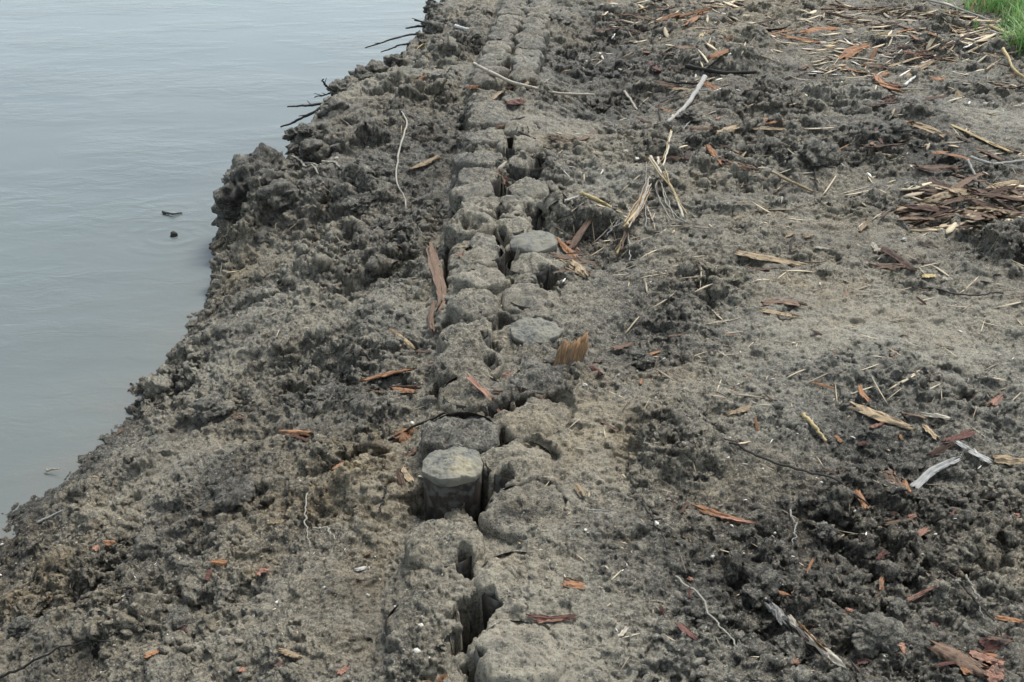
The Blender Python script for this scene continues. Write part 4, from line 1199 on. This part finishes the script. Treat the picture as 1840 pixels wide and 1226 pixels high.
# twigs sticking out over the river
ov = [
    ([(770, 62), (735, 62), (700, 72), (658, 86)], (-.17, -.13, -.14, -.2), 4.5, 'long dark twig reaching out over the water, forked at its tip', 2),
    ([(740, 78), (715, 82), (686, 94)], (-.18, -.17, -.22), 3.5, 'dark twig over the water just below the long forked one', 0),
    ([(772, 48), (752, 47), (730, 51)], (-.17, -.16, -.19), 4, 'short dark twig over the water above the long forked one', 0),
    ([(774, 44), (760, 40), (744, 36)], (-.17, -.13, -.12), 4, 'stubby dark twig on the far bank edge', 1),
    ([(770, 38), (772, 24), (765, 10)], (-.15, -.05, .02), 3.5, 'dark twig standing upright at the far bank edge', 1),
    ([(796, 10), (780, 2), (762, -2)], (-.15, -.1, -.1), 4, 'dark twig at the top edge of the far bank', 0),
    ([(606, 166), (592, 158), (582, 152), (580, 142)], (-.17, -.13, -.1, -.05), 4, 'dark twig with an upturned tip at the bank edge', 1),
    ([(604, 164), (585, 170), (566, 175)], (-.18, -.17, -.2), 3.5, 'forked dark twig drooping from the bank edge', 2),
    ([(582, 186), (550, 190), (517, 192)], (-.18, -.17, -.2), 4, 'straight dark twig pointing level over the water', 1),
    ([(584, 188), (570, 198), (545, 212), (505, 229)], (-.18, -.19, -.24, -.3), 5, 'thicker dark twig slanting down to the water', 1),
    ([(540, 233), (524, 234), (510, 236)], (-.22, -.22, -.24), 3, 'thin dark twig with a mud blob at its tip', 0),
]
for px, zz, wp, lab, st in ov:
    stick(px, wp * .7, 'dark', lab, 'twig', name='twig', z=zz, stubs=st, taper=.55, wob=.008)
stick([(292, 381), (308, 385), (326, 383)], 4, 'dark', 'dark twig floating on the river', 'twig', name='twig', z=(-.492, -.49, -.495), taper=.5)
stick([(338, 586), (352, 586)], 5, 'dark', 'short dark twig poking out at the water line', 'twig', name='twig', z=(-.47, -.46))
stick([(82, 845), (104, 843)], 4, 'pale', 'pale straw at the near water line', 'stalk', name='stalk', z=(-.49, -.48))


# ------------------------------------------------------------------ clods, pebbles, crumbs
def lump_geo(r, seed, sub=3, flat_=.75, amp=.5):
    import bmesh
    bm = bmesh.new()
    bmesh.ops.create_icosphere(bm, subdivisions=sub, radius=1.0)
    V = np.array([v.co[:] for v in bm.verts]); Fc = np.array([[v.index for v in f.verts] for f in bm.faces])
    bm.free()
    d = 1 + amp * (fbm(V[:, 0] * 1.3 + seed, V[:, 1] * 1.3 + V[:, 2] * 1.1, 1., 4, seed % 6) + fbm(V[:, 2] * 1.6 + seed * 2, V[:, 0] * 1.1 - V[:, 1], .8, 3, (seed + 2) % 6) * .8)
    if sub >= 4:
        d = d + .10 * lumps(V[:, 0] + V[:, 2] * .7 + 9, V[:, 1] - V[:, 2] * .6 + seed, .22, 2, .9) * 3
    V = V * d[:, None] * r
    V[:, 2] *= flat_
    return V, Fc


CL = [  # px centre, width px, tone, label
    ((420, 878), 76, .22, 'large dark split clod sitting on the near slope'), ((384, 748), 50, .36, 'grey smooth clod on the near slope above the pale gravel'),
    ((1462, 290), 62, .3, 'dark angular clod with a thin stem hanging below it'), ((1370, 1052), 74, .15, 'blackish clod at the head of the broken stick'),
    ((1614, 1100), 30, .3, 'square-edged grey clod in a crack at lower right'), ((548, 246), 26, .12, 'small dark round clod on the bank edge'), ((545, 235), 22, .3, 'small mossy clod at the tip of the bank edge'),
    ((1000, 36), 34, .32, 'rounded far clod right of the far piles'), ((1240, 212), 40, .25, 'dark clod behind the grey bent stick'), ((1600, 240), 52, .33, 'smooth grey clod on top of the dark mound'),
    ((1480, 962), 36, .3, 'angular grey clod among the dark crumbs'), ((48, 1122), 46, .25, 'rounded dark clod at the left edge of the near slope'), ((318, 1104), 70, .28, 'dark lumpy clod low on the near slope'),
    ((590, 700), 54, .26, 'dark clod left of the long orange strip'), ((1440, 1160), 60, .22, 'dark flat clod beside the broken stick'), ((1560, 1150), 74, .4, 'wide grey clod near the bottom right'),
    ((1150, 640), 40, .25, 'dark clod in the hollow right of the piles'), ((690, 420), 44, .2, 'dark clod in the hollow left of the tan peel'), ((652, 375), 52, .15, 'black hollowed clod on the bank slope')]
for (c, wp, tn, lab) in CL:
    p, t = hit(*c)
    r = wp * t / FPX / 2
    V, f = lump_geo(r, nseed(), 5, .62, .75)
    z0 = zat(p[0], p[1])
    o = make_obj('mud_clod', V, f, SOIL, loc=(p[0], p[1], z0 + r * .18), attrs={'tone': np.full(len(V), tn) + fbm(V[:, 0], V[:, 1], .03, 2, 1) * .2, 'hue': np.full(len(V), .8 if 'clay' in lab else .15)})
    o.rotation_euler = (0, 0, random.uniform(0, 6))
    tag(o, lab, 'clod', 'large clods of mud')
CK = np.random.default_rng(61)
for k in range(34):                                  # clods hanging along the upper bank edge
    y_ = 4.15 + 4.0 * (k + CK.random()) / 34
    x_ = float(np.interp(y_, LIP[:, 0], LIP[:, 1])) + CK.uniform(-.05, .16)
    r = CK.uniform(.022, .06)
    V, f = lump_geo(r, 700 + k, 4, .8, .85)
    z0 = zat(x_, y_)
    if z0 < -.42: z0 = -.30
    o = make_obj('mud_clod', V, f, SOIL, loc=(x_, y_, z0 + r * .1), attrs={'tone': np.full(len(V), CK.uniform(.12, .34)), 'hue': np.full(len(V), .2)})
    tag(o, 'dark mud clod on the ragged upper edge of the bank above the water', 'clod', 'dark clods along the upper bank edge')
for k, (c, wp, zz, lab) in enumerate([((446, 340), 105, -.25, 'biggest black clod bulging over the river at the bend of the bank'), ((434, 378), 84, -.34, 'black clod below the biggest one at the bend of the bank'), ((486, 312), 78, -.22, 'dark clod behind the biggest one at the bend of the bank'),
                                   ((420, 436), 70, -.44, 'brownish wet clod standing in the water at the bend of the bank')]):
    p, t = flat(c[0], c[1], zz)
    r = wp * t / FPX / 2
    V, f = lump_geo(r, 840 + k, 5, .85, .75)
    o = make_obj('mud_clod', V, f, SOIL, loc=tuple(p), attrs={'tone': np.clip(np.full(len(V), .2) + fbm(V[:, 0], V[:, 1], .05, 3, 1) * .35, 0, 1), 'hue': np.full(len(V), .9 if 'brown' in lab else .2)})
    o.rotation_euler = (0, 0, 1.3 * k)
    tag(o, lab, 'clod', 'large clods of mud')
# floating lump in the river
p, t = flat(313, 424, WATER_Z)
V, f = lump_geo(6 * t / FPX, 5, 3, 1.0, .4)
o = make_obj('floating_lump', V, f, M['dark'], loc=(p[0], p[1], WATER_Z + .006), uv=V[:, :2] * 10)
tag(o, 'small black lump floating in the river near the bank', 'debris')

# grit and crumbs: nobody could count them
import bmesh as _bm
protoV, protoF = [], []
for s in range(7):
    V, f = lump_geo(1.0, 40 + s, 1 if s > 3 else 2, .7, .8)
    protoV.append(V); protoF.append(f)


def scatter_pts(n, seed, ymax=8.6):
    rg = np.random.default_rng(seed)
    u = rg.uniform(-30, 1870, n); v = rg.uniform(-5, 1300, n)
    a = (u - W0 / 2) / FPX; b_ = (v - H0 / 2) / FPX
    d = np.stack([a, CP - b_ * SP, -SP - b_ * CP], 1)
    zz = np.zeros(n)
    for _ in range(5):
        t = (zz - CAMZ) / d[:, 2]
        zz = np.clip(macro(d[:, 0] * t, d[:, 1] * t), -.55, .3)
    t = (zz - CAMZ) / d[:, 2]
    return d[:, 0] * t, d[:, 1] * t, rg


def scatter_mesh(name, mat, n, seed, rlo, rhi, power, tone_fn, wfn, sink=.15, only=None):
    X, Y, rg = scatter_pts(n, seed)
    T_, R_, H_ = soil_fields(X, Y)
    k = rg.random(n) < wfn(X, Y, R_, T_)
    X, Y, T_, R_, H_ = X[k], Y[k], T_[k], R_[k], H_[k]
    Z = ground(X, Y, (T_, R_, H_))
    k = (Z > WATER_Z - .01) & (strip_mask(X, Y) * (Z < -.12) < .5)
    X, Y, Z, T_, H_ = X[k], Y[k], Z[k], T_[k], H_[k]
    vs, fs, tn, hu = [], [], [], []
    base = 0
    rr = rlo + (rhi - rlo) * rg.random(len(X)) ** power
    for i_ in range(len(X)):
        pv = protoV[i_ % 7] if only is None else protoV[only]; pf = protoF[i_ % 7] if only is None else protoF[only]
        e = Euler((rg.uniform(-.5, .5), rg.uniform(-.5, .5), rg.uniform(0, 6.28))).to_matrix()
        sc = rr[i_] * np.array([1, rg.uniform(.55, 1), rg.uniform(.5, .95)])
        V = (pv * sc) @ np.array(e).T + np.array([X[i_], Y[i_], Z[i_] + rr[i_] * (.45 - sink)])
        vs.append(V); fs.append(pf + base); base += len(V)
        tn.append(np.full(len(V), tone_fn(T_[i_], rg))); hu.append(np.full(len(V), H_[i_]))
    V = np.concatenate(vs)
    o = make_obj(name, V, np.concatenate(fs), mat, attrs={'tone': np.concatenate(tn), 'hue': np.concatenate(hu)})
    print(name, len(X))
    return o


o = scatter_mesh('soil_crumbs', SOIL, 11000, 5, .0025, .015, 2.8, lambda t, rg: float(np.clip(t + rg.uniform(-.3, .25), 0, 1)), lambda X, Y, R_, T_: np.clip(R_ * 1.1 - .2, 0, 1) * (1 - .9 * strip_mask(X, Y)), .2)
tag(o, kind='stuff')
m, nt, b = newmat('pale_grit')
oi = N(nt, 'ShaderNodeAttribute', attribute_name='tone')
cr = mixc(nt, oi.outputs['Fac'], (.26, .245, .21), (.62, .59, .51))
nt.links.new(cr, b.inputs['Base Color']); b.inputs['Roughness'].default_value = .6
o = scatter_mesh('pale_grit', m, 420, 9, .0014, .0048, 2.2, lambda t, rg: rg.random(), lambda X, Y, R_, T_: np.full(X.shape, .8) * (Y < 4.5) + .1, .15)
tag(o, kind='stuff')
GRIT = m
# larger pale pebbles one can pick out
PB = [(348, 738, 'on the grey clod of the near slope'), (739, 730, 'by the dark twig at the middle piles'), (660, 1062, 'low on the near slope'), (748, 1155, 'big one on the nearest water-side pile'), (884, 976, 'glassy one by the small hole between near piles'),
      (1052, 948, 'on smooth pale mud right of the piles'), (1310, 788, 'beside the short dark twig'), (1280, 998, 'on dark mud above the broken stick'), (756, 1108, 'yellowish one on a water-side pile'), (550, 1158, 'at the bottom between chips'),
      (940, 1074, 'on the edge of the hole by the nearest piles'), (1125, 275, 'tan one in mid ground right of the far piles'), (1145, 280, 'white one beside a tan stone in mid ground'), (1285, 182, 'white dot right of the grey bent stick'), (1310, 110, 'white dot on the far ground'),
      (605, 285, 'white one near the pale roots'), (650, 318, 'white flake on the bank slope'), (1180, 935, 'on dark mud, upper of two'), (1690, 420, 'pale yellow one below the bark heap'), (1625, 428, 'yellow one left below the bark heap'), (952, 730, 'on the rim of a land-side pile'), (1050, 700, 'white one at the right edge of a pile')]
for k, (u, v, w_) in enumerate(PB):
    p, t = hit(u, v)
    r = random.uniform(2.8, 4.6) * t / FPX
    if 'big' in w_: r *= 1.7
    V, f = lump_geo(r, 300 + k, 3, .7, .6)
    zz = zat(p[0], p[1])
    if zz < -.12 and u > 700: zz = -.005
    o = make_obj('pebble', V, f, GRIT, loc=(p[0], p[1], zz + r * .35), attrs={'tone': np.full(len(V), random.uniform(.4, 1))})
    lab = 'pale pebble %s' % w_
    tag(o, lab, 'pebble', 'pale pebbles')

# ------------------------------------------------------------------ litter in heaps: copies of a few strips
protos = {}


def proto_strip(col, i_):
    key = (col, i_)
    if key not in protos:
        sd_ = 900 + 17 * i_ + len(protos)
        q = np.linspace(-.5, .5, 18)
        P = np.stack([q, .05 * np.sin(q * 4 + i_), .03 * np.cos(q * 5 + i_ * 2)], 1)
        V, f, U = strip_geo(P, .13, .018, sd_, .35, .22)
        o = make_obj('bark_strip', V, f, M[col], uv=U)
        protos[key] = (o, [False])
    return protos[key]


def litter(poly, n, cols, lpx, ang, label, group, spread=.5, stack=0., seed=0, name='bark_strip', wid=(.6, 1.4), cat='bark'):
    rg = np.random.default_rng(seed + 500)
    (u0, v0, u1, v1) = poly
    for q in range(n):
        u = rg.uniform(u0, u1); v = rg.uniform(v0, v1)
        p, t = hit(u, v)
        L = rg.uniform(*lpx) * t / FPX
        col = cols[int(rg.integers(len(cols)))]
        o, used = proto_strip(col, int(rg.integers(3)))
        if used[0]:
            o = o.copy(); COL.objects.link(o)
        used[0] = True
        o.name = name
        a = ang + rg.normal(0, spread)
        w_ = rg.uniform(*wid)
        o.scale = (L, L * w_ if L < .12 else L * w_ * .7, max(L, .06) * .8)
        o.rotation_euler = (rg.normal(0, .25), rg.normal(0, .16), a)
        dx, dy = math.cos(a) * L * .4, math.sin(a) * L * .4
        gz = ground(np.array([p[0] - dx, p[0], p[0] + dx]), np.array([p[1] - dy, p[1], p[1] + dy])).max()
        o.location = (p[0], p[1], gz + .002 + rg.random() * stack)
        tag(o, label if isinstance(label, str) else label(col), cat, group)


names = {'tan': 'tan', 'straw': 'straw-coloured', 'brown': 'brown', 'umber': 'dark', 'pale': 'pale', 'orange': 'orange', 'red': 'red', 'salmon': 'pinkish', 'grey': 'grey'}
litter((1630, 332, 1850, 424), 54, ['brown', 'brown', 'umber', 'tan', 'brown'], (40, 110), -.12, lambda c: '%s bark strip in the big bark heap at the right edge' % names[c], 'bark strips of the big heap at the right edge', .6, .035, 1, wid=(1.0, 2.6))
litter((1090, -12, 1450, 74), 46, ['brown', 'brown', 'tan', 'orange', 'umber'], (18, 70), 0.1, lambda c: '%s bark flake in the pale litter at the top middle' % names[c], 'bark flakes in the pale litter at the top middle', .5, .012, 2, name='bark_flake')
litter((1460, 12, 1720, 50), 40, ['brown', 'tan', 'umber', 'brown'], (20, 70), 0.0, lambda c: '%s bark flake in the far litter left of the grass' % names[c], 'bark flakes in the far litter left of the grass', .35, .01, 3, name='bark_flake')
litter((1700, 38, 1840, 76), 26, ['brown', 'tan', 'umber', 'pale', 'brown'], (20, 60), 0.0, lambda c: '%s bark flake at the foot of the grass' % names[c], 'bark flakes at the foot of the grass', .3, .015, 4, name='bark_flake')
litter((1440, 55, 1600, 95), 18, ['tan', 'brown', 'straw', 'pale'], (14, 36), 0.0, lambda c: '%s bark flake left of the upper bark heap' % names[c], 'bark flakes left of the upper bark heap', .5, .008, 5, name='bark_flake')
litter((1595, 78, 1710, 108), 16, ['umber', 'brown', 'red', 'tan'], (20, 46), 0.0, lambda c: '%s bark flake in the upper bark heap' % names[c], 'bark flakes in the upper bark heap', .3, .02, 6, name='bark_flake')
litter((1780, 80, 1850, 165), 18, ['brown', 'tan', 'umber', 'pale'], (20, 60), -.3, lambda c: '%s bark flake under the canes at the upper right edge' % names[c], 'bark flakes under the canes at the upper right edge', .4, .012, 7, name='bark_flake')
litter((1150, 95, 1500, 200), 26, ['umber', 'brown', 'umber', 'red'], (14, 40), 0.0, lambda c: '%s bark scrap pressed into the dark far ground' % names[c], 'bark scraps pressed into the dark far ground', .5, .0, 8, name='bark_flake')
litter((1180, 30, 1840, 300), 46, ['brown', 'umber', 'orange', 'tan', 'orange'], (34, 96), 0.0, lambda c: '%s bark piece lying loose on the far right ground' % names[c], 'loose bark pieces on the far right ground', .5, .006, 14, name='bark_piece', wid=(1.0, 2.4))
litter((1150, 520, 1840, 1100), 24, ['orange', 'brown', 'umber', 'red', 'orange'], (22, 58), 0.3, lambda c: '%s bark piece pressed into the mud of the right foreground' % names[c], 'bark pieces pressed into the right foreground', 1.0, .001, 16, name='bark_piece', wid=(.8, 1.8))
litter((1690, 1150, 1815, 1222), 7, ['salmon', 'brown', 'orange', 'red'], (30, 62), -.4, lambda c: '%s bark piece in the reddish cluster at the bottom right corner' % names[c], 'bark pieces of the reddish cluster at the bottom right', .5, .012, 17, name='bark_piece', wid=(1.2, 2.6))
litter((1400, 390, 1840, 560), 10, ['brown', 'umber', 'brown'], (24, 60), 0.0, lambda c: '%s bark piece lying loose on the sand at the right' % names[c], 'loose bark pieces on the sand at the right', .5, .004, 15, name='bark_piece', wid=(.8, 1.8))
litter((1000, 455, 1075, 490), 6, ['umber', 'tan', 'brown'], (25, 50), -.5, lambda c: '%s splinter at the bottom of the splinter pile by the blue-grey pile' % names[c], 'splinters by the blue-grey pile', .5, .008, 9, name='wood_splinter')
litter((1250, 1000, 1800, 1215), 22, ['red', 'salmon', 'orange', 'red'], (8, 18), 0.5, lambda c: 'tiny %s bark crumb scattered in the right foreground' % names[c], 'bark crumbs in the right foreground', 1.5, .002, 10, name='bark_crumb')
litter((120, 900, 720, 1200), 18, ['red', 'salmon', 'orange', 'tan'], (7, 15), 0.5, lambda c: 'tiny %s bark crumb scattered on the near slope' % names[c], 'bark crumbs on the near slope', 1.5, .002, 11, name='bark_crumb')
litter((1150, 420, 1800, 720), 22, ['tan', 'pale', 'brown', 'salmon'], (8, 22), 0.2, lambda c: 'tiny %s bark crumb on the pale sand' % names[c], 'bark crumbs on the pale sand', 1.2, .001, 12, name='bark_crumb')
litter((1180, 200, 1620, 400), 26, ['tan', 'brown', 'umber', 'brown'], (10, 34), 0.1, lambda c: '%s bark scrap on the clods of the middle right' % names[c], 'bark scraps on the clods of the middle right', .8, .001, 13, name='bark_flake')

# fine litter nobody could count: slivers pressed into the far ground
m, nt, b = newmat('fine_litter')
at = N(nt, 'ShaderNodeAttribute', attribute_name='tone').outputs['Fac']
cr = N(nt, 'ShaderNodeValToRGB'); nt.links.new(at, cr.inputs[0])
for pos_, c_ in ((0., (.05, .032, .025, 1)), (.35, (.17, .105, .07, 1)), (.7, (.40, .29, .17, 1)), (1., (.55, .46, .32, 1))):
    e_ = cr.color_ramp.elements[0] if pos_ == 0 else (cr.color_ramp.elements[1] if pos_ == 1. else cr.color_ramp.elements.new(pos_))
    e_.color = c_
cr.color_ramp.elements[-1].position = 1.
nt.links.new(cr.outputs[0], b.inputs['Base Color']); b.inputs['Roughness'].default_value = .8
rg = np.random.default_rng(31)
lv, lf, lt = [], [], []
nb = 0
for (zone, n, lo, hi, tlo, thi, spr) in (((1130, 20, 1850, 720), 230, 16, 60, .0, .42, -.7), ((900, 700, 1850, 1230), 110, 12, 46, .0, .5, -1.3), ((980, 380, 1180, 520), 40, 14, 50, .1, .8, -1.), ((380, 150, 800, 800), 60, 10, 40, .0, .4, -1.3), ((1080, -12, 1460, 92), 110, 6, 40, .0, .55, .9), ((1440, 8, 1780, 70), 90, 6, 46, .0, .5, .7), ((1700, 36, 1850, 80), 90, 10, 50, .0, .8, .35), ((1450, 70, 1780, 135), 190, 6, 30, 0., .9, .6),
                                     ((1640, 335, 1860, 425), 130, 10, 60, 0., .8, .5), ((1000, 0, 1850, 420), 420, 4, 20, 0., .9, .9), ((900, 420, 1850, 1230), 260, 3, 11, 0., .95, 1.5), ((60, 880, 760, 1230), 120, 3, 9, 0., .95, 1.5)):
    for q in range(n):
        p, t = hit(rg.uniform(zone[0], zone[2]), rg.uniform(zone[1], zone[3]))
        if p[2] < WATER_Z + .03: continue
        L = rg.uniform(lo, hi) * t / FPX; w_ = L * (rg.uniform(.1, .32) if spr > 0 else rg.uniform(.03, .09)); a = rg.normal(0, abs(spr)); th = min(.004, w_ * .3)
        tn = rg.uniform(tlo, thi)
        ca, sa = math.cos(a), math.sin(a)
        k_ = np.linspace(-.5, .5, 5)
        cx = p[0] + ca * L * k_; cy = p[1] + sa * L * k_
        gz = ground(cx, cy)
        A = np.polyfit(k_, gz, 1); cz = np.polyval(A, k_) + np.percentile(gz - np.polyval(A, k_), 70) + th + rg.normal(0, .12) * L * (k_ ** 2) + .002
        for i_ in range(5):
            ww = w_ * .5 * (1 - .75 * abs(k_[i_] * 2) ** 2) * rg.uniform(.8, 1.2)
            for sx_, dz in ((-1, 0), (1, 0), (1, -th), (-1, -th)):
                lv.append((cx[i_] - sa * ww * sx_, cy[i_] + ca * ww * sx_, cz[i_] + dz)); lt.append(tn)
        for i_ in range(4):
            for c_ in range(4):
                lf.append((nb + i_ * 4 + c_, nb + i_ * 4 + (c_ + 1) % 4, nb + i_ * 4 + 4 + (c_ + 1) % 4, nb + i_ * 4 + 4 + c_))
        lf.append((nb, nb + 3, nb + 2, nb + 1)); lf.append((nb + 16, nb + 17, nb + 18, nb + 19))
        nb += 20
o = make_obj('bark_litter', lv, lf, m, smooth=False, attrs={'tone': lt})
tag(o, kind='stuff')

# ------------------------------------------------------------------ grass at the upper right
rg = np.random.default_rng(77)
gv, gf, gt = [], [], []
nb = 0
NB = 22000
cnt = 0
while cnt < NB:
    y_ = 5.9 + 6.0 * rg.random() ** 1.6; x_ = 2.8 + 3.2 * rg.random() ** 1.7
    edge = 3.05 + .06 * math.sin(y_ * 5) + .05 * math.sin(y_ * 13 + 1) + .1 * (y_ - 7)
    if x_ < edge + (rg.normal(0, .04) if rg.random() > .05 else -abs(rg.normal(0, .2))): continue
    cnt += 1
    zz = .03
    h = rg.uniform(.12, .36) * (.55 + .45 * min(1, (x_ - edge) / .3))
    wd = rg.uniform(.004, .012)
    a = rg.uniform(0, 6.28); bend = rg.uniform(.2, 1.1) * h
    dx, dy = math.cos(a), math.sin(a)
    sx, sy = -dy * wd / 2, dx * wd / 2
    tn = rg.random() ** 1.3 if rg.random() > .09 else 1.5
    for k in range(5):
        t = k / 4
        c = (x_ + dx * bend * t * t, y_ + dy * bend * t * t, zz + h * t * (1 - .25 * t * bend / h))
        ww = 1 - t ** 1.8 * .92
        gv.append((c[0] - sx * ww, c[1] - sy * ww, c[2])); gv.append((c[0] + sx * ww, c[1] + sy * ww, c[2]))
        gt += [tn, tn]
    for k in range(4):
        q = nb + k * 2
        gf.append((q, q + 1, q + 3, q + 2))
    nb += 10
m, nt, b = newmat('grass_blades')
at = N(nt, 'ShaderNodeAttribute', attribute_name='tone').outputs['Fac']
cr = mixc(nt, at, (.08, .22, .045), (.36, .56, .22))
cr = mixc(nt, math_(nt, 'MULTIPLY_ADD', at, 2., -2., clamp=True), cr, (.40, .34, .17))
nt.links.new(cr, b.inputs['Base Color']); b.inputs['Roughness'].default_value = .5
b.inputs['Specular IOR Level'].default_value = .3
tr = N(nt, 'ShaderNodeBsdfTranslucent'); nt.links.new(cr, tr.inputs[0])
mx = N(nt, 'ShaderNodeMixShader'); mx.inputs[0].default_value = .3
outn = [n for n in nt.nodes if n.type == 'OUTPUT_MATERIAL'][0]
nt.links.new(b.outputs[0], mx.inputs[1]); nt.links.new(tr.outputs[0], mx.inputs[2]); nt.links.new(mx.outputs[0], outn.inputs[0])
o = make_obj('grass', gv, gf, m, attrs={'tone': gt})
tag(o, kind='stuff')
